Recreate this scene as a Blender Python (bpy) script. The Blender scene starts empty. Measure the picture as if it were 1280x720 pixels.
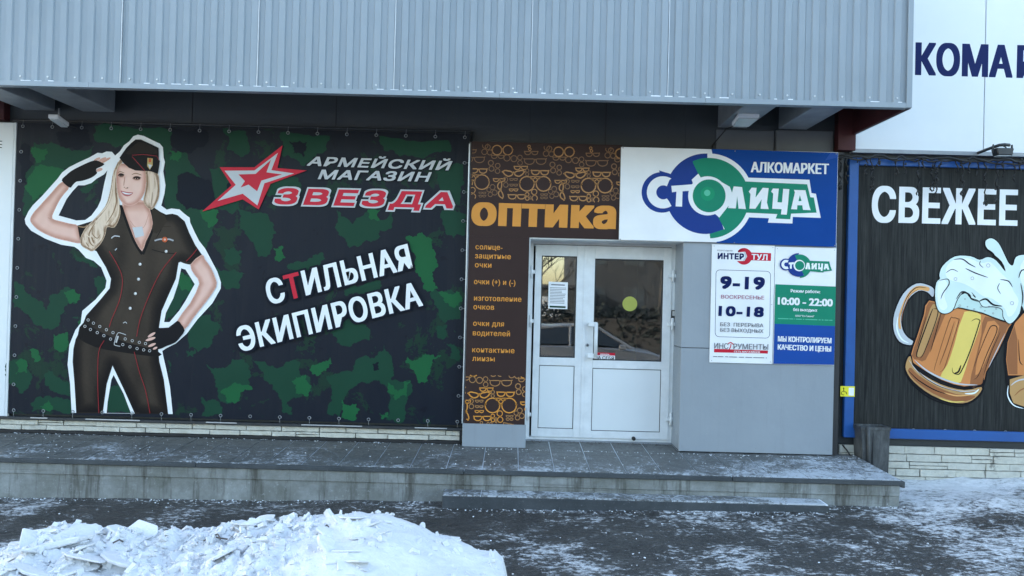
import bpy, bmesh, math, random
from mathutils import Vector, Matrix, noise
from mathutils.geometry import tessellate_polygon
random.seed(7)
scene = bpy.context.scene
C = scene.collection
R = math.radians

# ------------------------------------------------------------------ camera
F_PX, EYE, DIST = 960.0, 1.86, 8.17
roll, pitch, yaw = R(1.47), R(0.6), R(0.12)
cam_d = bpy.data.cameras.new('camera'); cam = bpy.data.objects.new('camera', cam_d); C.objects.link(cam)
cam_d.sensor_width = 36; cam_d.lens = 36 * F_PX / 1280; cam_d.clip_end = 2000; cam_d.clip_start = 0.05
CAMR = Matrix.Rotation(yaw, 3, 'Z') @ Matrix.Rotation(R(90) + pitch, 3, 'X') @ Matrix.Rotation(0, 3, 'Z')
CAMR = CAMR @ Matrix.Rotation(roll, 3, 'Z')
CAMP = Vector((0, -DIST, EYE))
cam.matrix_world = Matrix.Translation(CAMP) @ CAMR.to_4x4()
scene.camera = cam
scene.render.resolution_x, scene.render.resolution_y = 1280, 720

# ------------------------------------------------------------------ light
SUN_EL, SUN_AZ = R(15), R(-55)          # the sun stands behind the building (towards +y, a bit left)
world = bpy.data.worlds.new('World'); scene.world = world; world.use_nodes = True
wn = world.node_tree.nodes; wl = world.node_tree.links
bg = wn['Background']; sky = wn.new('ShaderNodeTexSky'); sky.sky_type = 'NISHITA'
sky.sun_disc = False; sky.sun_elevation = SUN_EL; sky.sun_rotation = SUN_AZ
sky.air_density = 1.0; sky.dust_density = 1.6; sky.ozone_density = .45
wl.new(sky.outputs[0], bg.inputs[0]); bg.inputs[1].default_value = 0.15
sd = bpy.data.lights.new('sun', 'SUN'); sd.energy = 2.0; sd.angle = R(0.5); sd.color = (1, .97, .93)
so = bpy.data.objects.new('sun', sd); C.objects.link(so)
sdir = Vector((math.sin(SUN_AZ) * math.cos(SUN_EL), math.cos(SUN_AZ) * math.cos(SUN_EL), math.sin(SUN_EL)))
so.rotation_euler = sdir.to_track_quat('Z', 'Y').to_euler(); so.location = sdir * 50
vs = scene.view_settings; vs.view_transform = 'Standard'; vs.look = 'None'; vs.gamma = 1; vs.exposure = 2.62

# ------------------------------------------------------------------ pixel rays onto real planes
def ray(u, v): return CAMR @ Vector(((u - 640) / F_PX, -(v - 360) / F_PX, -1))
def P(u, v, Y):
    d = ray(u, v); return CAMP + d * ((Y - CAMP.y) / d.y)
def G(u, v, Z):
    d = ray(u, v); return CAMP + d * ((Z - CAMP.z) / d.z)
def PX(u, v, Y): return P(u, v, Y).x
def PZ(u, v, Y): return P(u, v, Y).z

# ------------------------------------------------------------------ materials
MATS = {}
def new_mat(name):
    m = bpy.data.materials.new(name); m.use_nodes = True; MATS[name] = m
    nt = m.node_tree; return m, nt, nt.nodes, nt.links, nt.nodes['Principled BSDF']
def nz(nt, scale, detail=4, rough=.55, vec=None, stretch=None, dist=0):
    N = nt.nodes; L = nt.links
    g = N.new('ShaderNodeNewGeometry'); t = N.new('ShaderNodeTexNoise')
    t.inputs['Scale'].default_value = scale; t.inputs['Detail'].default_value = detail
    t.inputs['Roughness'].default_value = rough; t.inputs['Distortion'].default_value = dist
    src = g.outputs['Position']
    if stretch:
        mp = N.new('ShaderNodeMapping'); mp.inputs['Scale'].default_value = stretch
        L.new(src, mp.inputs[0]); src = mp.outputs[0]
    L.new(src, t.inputs['Vector']); return t.outputs[0]
def ramp(nt, src, stops, interp='LINEAR'):
    r = nt.nodes.new('ShaderNodeValToRGB'); cr = r.color_ramp; cr.interpolation = interp
    while len(cr.elements) < len(stops): cr.elements.new(.5)
    for e, (p, c) in zip(cr.elements, stops):
        e.position = p; e.color = (c, c, c, 1) if isinstance(c, (int, float)) else (*c, 1)
    nt.links.new(src, r.inputs[0]); return r.outputs[0]
def mixc(nt, f, a, b, mode='MIX'):
    m = nt.nodes.new('ShaderNodeMix'); m.data_type = 'RGBA'; m.blend_type = mode
    for s, v in ((m.inputs[0], f), (m.inputs[6], a), (m.inputs[7], b)):
        if hasattr(v, 'node'): nt.links.new(v, s)
        elif isinstance(v, (int, float)): s.default_value = v if s == m.inputs[0] else (v, v, v, 1)
        else: s.default_value = (*v, 1)
    return m.outputs[2]
def mth(nt, op, a, b=0):
    m = nt.nodes.new('ShaderNodeMath'); m.operation = op
    for s, v in ((m.inputs[0], a), (m.inputs[1], b)):
        if hasattr(v, 'node'): nt.links.new(v, s)
        else: s.default_value = v
    return m.outputs[0]
def bump(nt, bs, h, strength=.3, dist=.01):
    b = nt.nodes.new('ShaderNodeBump'); b.inputs['Strength'].default_value = strength
    b.inputs['Distance'].default_value = dist; nt.links.new(h, b.inputs['Height'])
    nt.links.new(b.outputs[0], bs.inputs['Normal'])
def posz(nt, ax='Z'):
    g = nt.nodes.new('ShaderNodeNewGeometry'); s = nt.nodes.new('ShaderNodeSeparateXYZ')
    nt.links.new(g.outputs['Position'], s.inputs[0]); return s.outputs[ax]
def simple(name, rgb, rough=.5, var=.15, scale=6, bmp=0, bscale=40, metal=0, spec=.5, stretch=None):
    m, nt, N, L, bs = new_mat(name)
    n = nz(nt, scale, 5, .6, stretch=stretch)
    lo = tuple(max(0, c * (1 - var)) for c in rgb); hi = tuple(min(1, c * (1 + var)) for c in rgb)
    L.new(ramp(nt, n, [(.3, lo), (.7, hi)]), bs.inputs['Base Color'])
    bs.inputs['Roughness'].default_value = rough; bs.inputs['Metallic'].default_value = metal
    bs.inputs['Specular IOR Level'].default_value = spec
    if bmp: bump(nt, bs, nz(nt, bscale, 4), bmp, .01)
    return m
def ink(name, rgb, rough=.42, var=.05):
    m, nt, N, L, bs = new_mat(name)
    n = nz(nt, 3, 4); lo = tuple(c * (1 - var) for c in rgb); hi = tuple(min(1, c * (1 + var)) for c in rgb)
    L.new(ramp(nt, n, [(.3, lo), (.7, hi)]), bs.inputs['Base Color'])
    bs.inputs['Roughness'].default_value = rough; bs.inputs['Specular IOR Level'].default_value = .22 if max(rgb) > .1 else .10
    bump(nt, bs, nz(nt, 1.6, 2, .5, stretch=(1, 1, .6)), .25, .03)
    return m
# inks of the printed signs
for n_, c_ in dict(
    white=(.78, .80, .82), navy=(.020, .026, .042), black=(.008, .008, .011), camo_mid=(.011, .050, .030),
    camo_bright=(.013, .095, .036), camo_black=(.006, .009, .017), red=(.52, .012, .035), silver=(.50, .53, .56),
    brown=(.040, .024, .022), gold=(.62, .26, .045), gold_dim=(.38, .19, .070), gold_dull=(.20, .105, .050), sign_blue=(.006, .060, .30),
    sign_blue_dark=(.006, .036, .22), green=(.005, .26, .13), green_dark=(.005, .21, .125), green_light=(.10, .48, .32),
    skin=(.62, .36, .29), skin_lo=(.50, .26, .20), skin_hi=(.68, .42, .345), lip=(.45, .13, .13), hair=(.54, .39, .27), hair_lo=(.27, .16, .085),
    hair_hi=(.70, .56, .43), cloth=(.020, .015, .013), cloth_hi=(.032, .024, .018), cloth_lo=(.008, .007, .008), pipe_red=(.28, .012, .02), steel=(.5, .5, .5), eye=(.03, .018, .015),
    badge=(.5, .10, .03), badge_gold=(.45, .32, .12), foam=(.62, .76, .73), foam_lo=(.36, .60, .57), foam_mid=(.50, .66, .62), foam_hi=(.78, .86, .88), beer=(.58, .22, .07), beer_lo=(.30, .11, .04),
    beer_hi=(.70, .36, .13), yellow=(.74, .56, .14), grey_text=(.18, .18, .2), rose=(.40, .16, .22), text_navy=(.006, .014, .085), tan=(.46, .26, .10)).items():
    ink('ink_' + n_, c_)
m_, nt_, N_, L_, bs_ = new_mat('ink_photo')
at_ = N_.new('ShaderNodeAttribute'); at_.attribute_name = 'ink'; L_.new(at_.outputs['Color'], bs_.inputs['Base Color'])
bs_.inputs['Roughness'].default_value = .42; bs_.inputs['Specular IOR Level'].default_value = .12
ink('ink_white_gloss', (.78, .80, .82), .25)
ink('ink_blue_gloss', (.006, .055, .26), .2)

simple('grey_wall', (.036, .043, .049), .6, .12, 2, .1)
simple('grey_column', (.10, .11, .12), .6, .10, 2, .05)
def m_composite():
    m, nt, N, L, bs = new_mat('grey_composite')
    base = ramp(nt, nz(nt, 1.2, 5, .6), [(.3, (.245, .28, .315)), (.7, (.285, .32, .355))])
    run = nz(nt, 7, 6, .75, stretch=(2.5, 1, .12)); sc = nz(nt, 24, 7, .85, dist=1.5); lg = nz(nt, 1.8, 4, .6)
    base = mixc(nt, mth(nt, 'MULTIPLY', ramp(nt, run, [(.54, 0), (.72, .5)]), lg), base, (.20, .215, .22))
    base = mixc(nt, mth(nt, 'MULTIPLY', ramp(nt, sc, [(.60, 0), (.70, .8)]), lg), base, (.47, .49, .50))
    L.new(base, bs.inputs['Base Color']); L.new(ramp(nt, sc, [(.4, .34), (.7, .6)]), bs.inputs['Roughness']); bump(nt, bs, lg, .25, .04)
m_composite()
simple('white_composite', (.68, .72, .74), .40, .04, .9, .03, 12)
simple('white_plastic', (.68, .71, .73), .32, .09, 7)
simple('gasket', (.02, .02, .022), .6)
simple('white_dirty', (.60, .64, .66), .4, .08, 4)
simple('dark_metal', (.025, .028, .032), .5, .3, 8)
simple('steel_grey', (.26, .28, .30), .45, .15, 6, metal=.2)
simple('zinc', (.50, .52, .54), .38, .12, 9, metal=.6)
simple('red_primer', (.055, .008, .009), .7, .25, 6, .1)
simple('blue_paint', (.010, .080, .29), .38, .12, 3, .05)
simple('frost', (.78, .82, .86), .8, .06, 20, .3, 80)
simple('bitumen', (.013, .013, .014), .7, .2, 10, .2)
simple('cable', (.012, .012, .013), .6)
simple('lamp_body', (.62, .65, .68), .35, .05)
simple('lamp_glass', (.45, .48, .50), .15, .05)
simple('rubber', (.015, .015, .016), .7)
simple('ceiling_dark', (.035, .042, .048), .8, .1)
simple('paper', (.72, .73, .74), .8, .03)
simple('dot_yellow', (.36, .38, .07), .5, .04)
simple('sticker_yellow', (.72, .66, .02), .5, .04)
simple('bark', (.035, .033, .030), .9, .3, 20, .4)
simple('twig', (.10, .085, .075), .9, .2)
simple('brick_far', (.42, .38, .33), .85, .1, 1)
simple('glass_far', (.03, .04, .05), .12, .2, 2)
simple('tyre', (.015, .015, .016), .8)
simple('car_silver', (.50, .50, .50), .28, .03, metal=.3)
simple('car_white', (.75, .75, .74), .25, .03)
simple('headlamp', (.7, .72, .74), .1, .03)
simple('tail_red', (.45, .01, .01), .2, .03)

def m_fascia():
    m, nt, N, L, bs = new_mat('fascia_sheet')
    oi = N.new('ShaderNodeObjectInfo')
    n = nz(nt, 1.2, 4); n2 = nz(nt, 5, 6, .65, stretch=(3, 1, .25))
    base = ramp(nt, n, [(.3, (.222, .268, .305)), (.7, (.255, .300, .34))])
    base = mixc(nt, ramp(nt, n2, [(.45, 0), (.8, .35)]), base, (.185, .222, .252))
    base = mixc(nt, mth(nt, 'MULTIPLY', oi.outputs['Random'], .25), base, (.275, .322, .36))
    L.new(base, bs.inputs['Base Color']); bs.inputs['Roughness'].default_value = .38
    bump(nt, bs, nz(nt, 2.5, 3), .35, .03)
m_fascia()
def m_camo():
    m, nt, N, L, bs = new_mat('banner_vinyl')
    n = nz(nt, 2.2, 7, .72, dist=.4); n2 = nz(nt, 5.0, 7, .7, dist=.5)
    base = ramp(nt, n, [(.0, (.009, .0125, .021)), (.58, (.009, .032, .021))], 'CONSTANT')
    blk = ramp(nt, n2, [(.0, 0), (.64, 1)], 'CONSTANT')
    base = mixc(nt, blk, base, (.007, .009, .016))
    L.new(base, bs.inputs['Base Color']); bs.inputs['Roughness'].default_value = .42
    bs.inputs['Specular IOR Level'].default_value = .14
    bump(nt, bs, mth(nt, 'ADD', nz(nt, 1.6, 2, .5, stretch=(1, 1, .6)), mth(nt, 'MULTIPLY', nz(nt, 2.2, 3, .5, stretch=(2.2, 1, .25), dist=.6), .5)), .55, .05)
m_camo()
def m_wood():
    m, nt, N, L, bs = new_mat('ink_dark_wood')
    n = nz(nt, 6, 8, .75, stretch=(5, 1, .22)); n2 = nz(nt, 18, 6, .7, stretch=(6, 1, .12))
    base = ramp(nt, n, [(.3, (.014, .015, .015)), (.52, (.027, .029, .028)), (.75, (.055, .056, .053))])
    base = mixc(nt, ramp(nt, n2, [(.38, .85), (.52, 0)]), base, (.007, .008, .010))
    L.new(base, bs.inputs['Base Color']); bs.inputs['Roughness'].default_value = .5; bs.inputs['Specular IOR Level'].default_value = .12
m_wood()
def m_concrete():
    m, nt, N, L, bs = new_mat('stained_concrete')
    n = nz(nt, 3, 8, .7); st = nz(nt, 2.6, 6, .75, stretch=(2.2, 1, .22)); sp = nz(nt, 30, 4, .8)
    ln = nz(nt, 9, 5, .7, stretch=(.12, 1, 3))
    base = ramp(nt, n, [(.28, (.125, .13, .11)), (.5, (.215, .225, .213)), (.72, (.34, .36, .35))])
    base = mixc(nt, ramp(nt, st, [(.50, 0), (.62, .8)]), base, (.060, .056, .045))
    base = mixc(nt, ramp(nt, ln, [(.58, 0), (.68, .5)]), base, (.10, .10, .09))
    base = mixc(nt, ramp(nt, sp, [(.60, 0), (.72, .6)]), base, (.42, .44, .45))
    L.new(base, bs.inputs['Base Color']); bs.inputs['Roughness'].default_value = .85
    bump(nt, bs, mixc(nt, .5, n, sp), .5, .012)
m_concrete()
def m_tile():
    m, nt, N, L, bs = new_mat('porch_tile')
    oi = N.new('ShaderNodeObjectInfo')
    n = nz(nt, 9, 6, .7)
    base = ramp(nt, n, [(.3, (.070, .073, .070)), (.7, (.13, .134, .13))])
    base = mixc(nt, mth(nt, 'MULTIPLY', oi.outputs['Random'], .5), base, (.10, .10, .092))
    f1 = nz(nt, 17, 9, .82, dist=1.2, stretch=(1, 1.0, 1)); f2 = nz(nt, 2.2, 4, .6)
    y = posz(nt, 'Y'); edge = mth(nt, 'MULTIPLY', mth(nt, 'SUBTRACT', mth(nt, 'MULTIPLY', y, -1), .75), .14)
    x = posz(nt, 'X'); edx = mth(nt, 'MULTIPLY', mth(nt, 'MAXIMUM', mth(nt, 'SUBTRACT', x, 1.4), 0), .055)
    s = mth(nt, 'ADD', mth(nt, 'ADD', mth(nt, 'ADD', f1, edx), edge), mth(nt, 'MULTIPLY', mth(nt, 'SUBTRACT', f2, .5), .40))
    msk = ramp(nt, s, [(.56, 0), (.66, .85)])
    base = mixc(nt, msk, base, (.56, .60, .64))
    L.new(base, bs.inputs['Base Color'])
    L.new(ramp(nt, f1, [(.4, .38), (.65, .8)]), bs.inputs['Roughness'])
    bump(nt, bs, s, .3, .006)
m_tile()
def m_dark_concrete():
    m, nt, N, L, bs = new_mat('dark_kerb')
    n = nz(nt, 5, 7, .7); sp = nz(nt, 60, 3, .8)
    base = ramp(nt, n, [(.3, (.034, .040, .044)), (.7, (.065, .073, .078))])
    base = mixc(nt, ramp(nt, sp, [(.62, 0), (.72, .5)]), base, (.25, .27, .28))
    L.new(base, bs.inputs['Base Color']); bs.inputs['Roughness'].default_value = .75
    bump(nt, bs, sp, .3, .004)
m_dark_concrete()
def m_ground():
    m, nt, N, L, bs = new_mat('icy_asphalt')
    g1 = nz(nt, 130, 3, .8); n = nz(nt, 3, 6, .65)
    base = ramp(nt, n, [(.3, (.022, .021, .019)), (.7, (.054, .051, .047))])
    base = mixc(nt, ramp(nt, g1, [(.52, 0), (.66, .55)]), base, (.24, .235, .225))
    f1 = nz(nt, 8.5, 9, .80, dist=.9, stretch=(.6, 1.0, 1)); f2 = nz(nt, .75, 5, .62); f3 = nz(nt, 30, 5, .8, stretch=(.7, 1, 1))
    x = posz(nt, 'X'); y = posz(nt, 'Y')
    # trodden snow lies thicker to the right by the wall and along the left of the porch
    rx = mth(nt, 'MINIMUM', mth(nt, 'MAXIMUM', mth(nt, 'SUBTRACT', x, 3.2), 0), 1.2)
    ry = mth(nt, 'MINIMUM', mth(nt, 'MAXIMUM', mth(nt, 'ADD', y, 2.6), 0), 1.2)
    add = mth(nt, 'MULTIPLY', mth(nt, 'MULTIPLY', rx, ry), .085)
    far = mth(nt, 'MINIMUM', mth(nt, 'MAXIMUM', mth(nt, 'MULTIPLY', mth(nt, 'ADD', y, 9), -.05), 0), .2)
    s = mth(nt, 'ADD', mth(nt, 'ADD', mth(nt, 'MULTIPLY', f1, .50), mth(nt, 'MULTIPLY', f3, .50)), mth(nt, 'MULTIPLY', mth(nt, 'SUBTRACT', f2, .5), .55))
    s = mth(nt, 'ADD', mth(nt, 'ADD', s, add), far)
    msk = ramp(nt, s, [(.525, 0), (.56, .5), (.63, .95)])
    snow = ramp(nt, nz(nt, 12, 6, .7), [(.3, (.60, .62, .63)), (.7, (.88, .89, .90))])
    L.new(mixc(nt, msk, base, snow), bs.inputs['Base Color'])
    L.new(ramp(nt, f1, [(.40, .32), (.6, .85)]), bs.inputs['Roughness'])
    bump(nt, bs, mth(nt, 'ADD', mth(nt, 'MULTIPLY', s, 2.0), mth(nt, 'MULTIPLY', g1, .12)), .55, .02)
m_ground()
def m_snow():
    m, nt, N, L, bs = new_mat('snow')
    n = nz(nt, 4, 5, .6); d = nz(nt, 22, 6, .75)
    base = ramp(nt, n, [(.3, (.70, .71, .72)), (.7, (.86, .86, .86))])
    base = mixc(nt, ramp(nt, d, [(.63, 0), (.76, .45)]), base, (.52, .50, .47))
    L.new(base, bs.inputs['Base Color']); bs.inputs['Roughness'].default_value = .75
    bs.inputs['Specular IOR Level'].default_value = .25
    bump(nt, bs, mixc(nt, .5, nz(nt, 38, 6, .75), nz(nt, 9, 5, .65)), .8, .03)
m_snow()
def m_stone():
    m, nt, N, L, bs = new_mat('plinth_stone')
    oi = N.new('ShaderNodeObjectInfo'); n = nz(nt, 14, 6, .7)
    base = ramp(nt, n, [(.3, (.46, .45, .38)), (.7, (.62, .60, .52))])
    base = mixc(nt, mth(nt, 'MULTIPLY', oi.outputs['Random'], .35), base, (.44, .43, .40))
    z = posz(nt, 'Z'); dn = nz(nt, 5, 7, .75)
    L.new(mixc(nt, ramp(nt, dn, [(.60, 0), (.68, .7)]), base, (.10, .09, .07)), bs.inputs['Base Color'])
    bs.inputs['Roughness'].default_value = .8; bump(nt, bs, nz(nt, 25, 6, .7), .7, .02)
m_stone()
def m_bin():
    m, nt, N, L, bs = new_mat('worn_bin_paint')
    n = nz(nt, 6, 7, .72, stretch=(1.6, 1, .5)); d = nz(nt, 40, 5, .8)
    base = ramp(nt, n, [(.32, (.018, .020, .021)), (.5, (.050, .054, .056)), (.7, (.11, .118, .12))])
    base = mixc(nt, ramp(nt, d, [(.58, 0), (.7, .6)]), base, (.05, .035, .028))
    L.new(base, bs.inputs['Base Color']); bs.inputs['Roughness'].default_value = .55; bump(nt, bs, n, .3, .01)
m_bin()
def m_glass():
    m, nt, N, L, bs = new_mat('door_glass')
    N.remove(bs); out = N['Material Output']
    gl = N.new('ShaderNodeBsdfGlossy'); gl.inputs['Roughness'].default_value = .015
    tr = N.new('ShaderNodeBsdfTransparent'); tr.inputs[0].default_value = (.80, .84, .84, 1)
    fr = N.new('ShaderNodeFresnel'); fr.inputs[0].default_value = 1.6
    mx = N.new('ShaderNodeMixShader'); L.new(mth(nt, 'ADD', mth(nt, 'MULTIPLY', fr.outputs[0], 1.5), .11), mx.inputs[0])
    L.new(tr.outputs[0], mx.inputs[1]); L.new(gl.outputs[0], mx.inputs[2]); L.new(mx.outputs[0], out.inputs[0])
    b = N.new('ShaderNodeBump'); b.inputs['Strength'].default_value = .035; b.inputs['Distance'].default_value = .02
    L.new(nz(nt, 1.5, 2), b.inputs['Height']); L.new(b.outputs[0], gl.inputs['Normal'])
m_glass()

# ------------------------------------------------------------------ object helpers
def link(o, parent=None):
    C.objects.link(o)
    if parent: o.parent = parent
    return o
def tag(o, label=None, cat=None, group=None, kind=None):
    if label: o['label'] = label
    if cat: o['category'] = cat
    if group: o['group'] = group
    if kind: o['kind'] = kind
    return o
def thing(name, label, cat, loc=(0, 0, 0), group=None):
    o = bpy.data.objects.new(name, None); o.location = loc; o.empty_display_size = .2; C.objects.link(o)
    return tag(o, label, cat, group)
def obj(name, me, parent=None, mat=None):
    if mat:
        me.materials.clear(); me.materials.append(MATS[mat])
    o = bpy.data.objects.new(name, me); link(o, parent)
    if parent: o.matrix_parent_inverse = Matrix.Translation(-parent.location)
    return o
def copy_obj(o, parent=None):
    c = o.copy(); C.objects.link(c)
    if parent:
        c.parent = parent; c.matrix_parent_inverse = o.matrix_parent_inverse
    return c
_T = {}
def lumps(items):
    """one mesh of many small stones: (centre, size, rotation, scale, icosphere?)"""
    if not _T:
        for key in (True, False):
            b = bmesh.new()
            if key: bmesh.ops.create_icosphere(b, subdivisions=1, radius=1)
            else: bmesh.ops.create_cube(b, size=2)
            b.verts.ensure_lookup_table(); _T[key] = ([v.co.copy() for v in b.verts], [[v.index for v in f.verts] for f in b.faces]); b.free()
    V, F = [], []
    for c, s, m, sc, kind in items:
        k = len(V); vs_, fs = _T[kind]
        V += [tuple(m @ Vector((v.x * sc[0] * s, v.y * sc[1] * s, v.z * sc[2] * s)) + c) for v in vs_]; F += [[q + k for q in f] for f in fs]
    me = bpy.data.meshes.new('lumps'); me.from_pydata(V, [], F); return me
def bm_mesh(bm, name, smooth=False):
    me = bpy.data.meshes.new(name); bm.normal_update()
    for f in bm.faces: f.smooth = smooth
    bm.to_mesh(me); bm.free(); return me
def add_box(bm, x0, x1, y0, y1, z0, z1, bev=0):
    g = bmesh.ops.create_cube(bm, size=1)
    for v in g['verts']:
        v.co = Vector((x0 + (v.co.x + .5) * (x1 - x0), y0 + (v.co.y + .5) * (y1 - y0), z0 + (v.co.z + .5) * (z1 - z0)))
    if bev:
        es = list({e for v in g['verts'] for e in v.link_edges})
        bmesh.ops.bevel(bm, geom=es, offset=bev, segments=1, affect='EDGES')
def box(name, x0, x1, y0, y1, z0, z1, mat, parent=None, bev=.004):
    bm = bmesh.new(); add_box(bm, min(x0, x1), max(x0, x1), min(y0, y1), max(y0, y1), min(z0, z1), max(z0, z1), bev)
    return obj(name, bm_mesh(bm, name), parent, mat)
def boxes(name, lst, mat, parent=None, bev=.003):
    bm = bmesh.new()
    for b in lst: add_box(bm, *b, bev)
    return obj(name, bm_mesh(bm, name), parent, mat)
def tube_bm(bm, pts, r, seg=6, cap=True):
    pts = [Vector(p) for p in pts]; rings = []
    up = Vector((0, 0, 1))
    for i, p in enumerate(pts):
        d = (pts[min(i + 1, len(pts) - 1)] - pts[max(i - 1, 0)]).normalized()
        a = d.cross(up)
        if a.length < .05: a = d.cross(Vector((0, 1, 0)))
        a.normalize(); b = d.cross(a).normalized()
        rr = r[i] if isinstance(r, (list, tuple)) else r
        rings.append([bm.verts.new(p + (a * math.cos(t) + b * math.sin(t)) * rr) for t in [2 * math.pi * k / seg for k in range(seg)]])
    for A, B in zip(rings, rings[1:]):
        for k in range(seg): bm.faces.new((A[k], A[(k + 1) % seg], B[(k + 1) % seg], B[k]))
    if cap:
        bm.faces.new(rings[0][::-1]); bm.faces.new(rings[-1])
def tube(name, pts, r, mat, parent=None, seg=6):
    bm = bmesh.new(); tube_bm(bm, pts, r, seg); bmesh.ops.recalc_face_normals(bm, faces=bm.faces)
    return obj(name, bm_mesh(bm, name, True), parent, mat)
def cyl_y(name, cx, cz, r, y0, y1, mat, parent=None, seg=16):
    return tube(name, [(cx, y0, cz), (cx, y1, cz)], r, mat, parent, seg)

# ------------------------------------------------------------------ flat print helpers (vinyl print on real boards)
def spline(pts, n=4, closed=True):
    out = []; m = len(pts)
    rng = range(m) if closed else range(m - 1)
    for i in rng:
        if closed: p0, p1, p2, p3 = pts[i - 1], pts[i], pts[(i + 1) % m], pts[(i + 2) % m]
        else: p0, p1, p2, p3 = pts[max(i - 1, 0)], pts[i], pts[i + 1], pts[min(i + 2, m - 1)]
        for k in range(n):
            t = k / n
            out.append(tuple(.5 * (2 * p1[a] + (p2[a] - p0[a]) * t + (2 * p0[a] - 5 * p1[a] + 4 * p2[a] - p3[a]) * t * t
                             + (3 * p1[a] - p0[a] - 3 * p2[a] + p3[a]) * t ** 3) for a in (0, 1)))
    if not closed: out.append(tuple(pts[-1]))
    return out
def jag(pts, amp, depth=2, rnd=random):
    for _ in range(depth):
        q = []
        for i, a in enumerate(pts):
            b = pts[(i + 1) % len(pts)]; q.append(a)
            L_ = math.hypot(b[0] - a[0], b[1] - a[1])
            t = rnd.uniform(.35, .65); k = rnd.uniform(-1, 1) * min(amp, L_ * .3)
            q.append((a[0] + (b[0] - a[0]) * t - (b[1] - a[1]) / (L_ + 1e-6) * k, a[1] + (b[1] - a[1]) * t + (b[0] - a[0]) / (L_ + 1e-6) * k))
        pts = q; amp *= .6
    return pts
class Board:                     # keeps the ink layers of one board a hair apart
    STEP = .00012
    def __init__(s, Y): s.Y = Y; s.n = 1
    def y(s): return s.Y - s.n * s.STEP
class Ink:                       # one printed part
    def __init__(s, board): s.b = board; s.v = []; s.f = []; s.m = []; s.names = []
    def mi(s, m):
        m = 'ink_' + m
        if m not in s.names: s.names.append(m)
        return s.names.index(m)
    def add3(s, vs_, fs, m, up=True, fan=False):
        if fan:
            k = len(s.v); y = s.b.y(); i = s.mi(m); j = 0
            for t_, f in enumerate(fs):
                dy = (t_ * 7 % 11) * 2.6e-6; s.v += [(vs_[q][0], y - dy, vs_[q][1]) for q in f]
                s.f.append(list(range(k + j, k + j + len(f)))); j += len(f); s.m.append(i)
            return
        k = len(s.v); y = s.b.y()
        s.v += [(a[0], y, a[1]) for a in vs_]; i = s.mi(m)
        for f in fs: s.f.append([k + q for q in f]); s.m.append(i)
        if up: s.b.n += 1
    def _w(s, p): q = P(p[0], p[1], s.b.Y); return (q.x, q.z)
    def poly(s, pts, m, holes=(), sm=0, up=True):
        loops = [spline(pts, sm) if sm else list(pts)] + [spline(h, sm) if sm else list(h) for h in holes]
        W = [[s._w(p) for p in l] for l in loops]
        tri = tessellate_polygon([[Vector((a, b, 0)) for a, b in l] for l in W])
        s.add3([p for l in W for p in l], tri, m, up)
    def stroke(s, pts, w, m, sm=4, closed=False, taper=False, up=True):
        p = spline(pts, sm, closed) if sm else list(pts)
        if closed: p = p + [p[0]]
        W = []; n = len(p)
        for i, a in enumerate(p):
            b0 = p[i - 1] if i else (p[-2] if closed else a); b1 = p[i + 1] if i < n - 1 else (p[1] if closed else a)
            dx, dy = b1[0] - b0[0], b1[1] - b0[1]; L_ = math.hypot(dx, dy) + 1e-6
            ww = w / 2 * (math.sin(math.pi * (i + .3) / (n - .4)) ** .6 if taper else 1)
            W += [s._w((a[0] - dy / L_ * ww, a[1] + dx / L_ * ww)), s._w((a[0] + dy / L_ * ww, a[1] - dx / L_ * ww))]
        c_ = getattr(s, 'clip', None)
        s.add3(W, [(2 * i, 2 * i + 1, 2 * i + 3, 2 * i + 2) for i in range(n - 1) if c_ is None or (c_(p[i]) and c_(p[i + 1]))], m, up)
    def shade(s, pts, lo, mid, hi, w_, cell=1.0, amp=.15, ns=(.12, .12), sm=3, extra=None):
        """continuous-tone part of the printed photograph"""
        p = spline(pts, sm); n = len(p)
        E_ = [(p[i - 1][0], p[i - 1][1], p[i][0] - p[i - 1][0], p[i][1] - p[i - 1][1]) for i in range(n)]
        def dist(x, y):
            b = 1e9; inside = False
            for ax, ay, dx_, dy_ in E_:
                t = ((x - ax) * dx_ + (y - ay) * dy_) / (dx_ * dx_ + dy_ * dy_ + 1e-9); t = 0 if t < 0 else 1 if t > 1 else t
                q = (x - ax - t * dx_) ** 2 + (y - ay - t * dy_) ** 2
                if q < b: b = q
                if (ay > y) != (ay + dy_ > y) and x < dx_ * (y - ay) / dy_ + ax: inside = not inside
            return math.sqrt(b) * (1 if inside else -1)
        x0, x1, y0, y1 = min(q[0] for q in p), max(q[0] for q in p), min(q[1] for q in p), max(q[1] for q in p)
        nx_, ny_ = int((x1 - x0) / cell) + 2, int((y1 - y0) / cell) + 2; idx = {}; k0 = len(s.v); y_ = s.b.y(); mi = s.mi('photo')
        s.col = getattr(s, 'col', {})
        D = {}
        for j in range(ny_):
            for i in range(nx_):
                x, y = x0 + i * cell, y0 + j * cell; d = dist(x, y)
                if d < .25: continue
                t = min(1, d / w_); t = t * t * (3 - 2 * t)
                nn = noise.noise(Vector((x * ns[0], y * ns[1], 3.3))) * amp + noise.noise(Vector((x * .9, y * .9, 8))) * amp * .3
                if extra: nn += extra(x, y)
                u = t + nn
                A, B, f = (lo, mid, max(0, min(1, u * 1.6))) if u < .625 else (mid, hi, min(1, (u - .625) * 2.2))
                idx[(i, j)] = len(s.v); s.col[len(s.v)] = tuple(a + (b - a) * f for a, b in zip(A, B))
                q = s._w((x, y)); s.v.append((q[0], y_, q[1]))
        for (i, j), a in idx.items():
            if (i + 1, j) in idx and (i, j + 1) in idx and (i + 1, j + 1) in idx: s.f.append([a, idx[(i + 1, j)], idx[(i + 1, j + 1)], idx[(i, j + 1)]]); s.m.append(mi)
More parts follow.
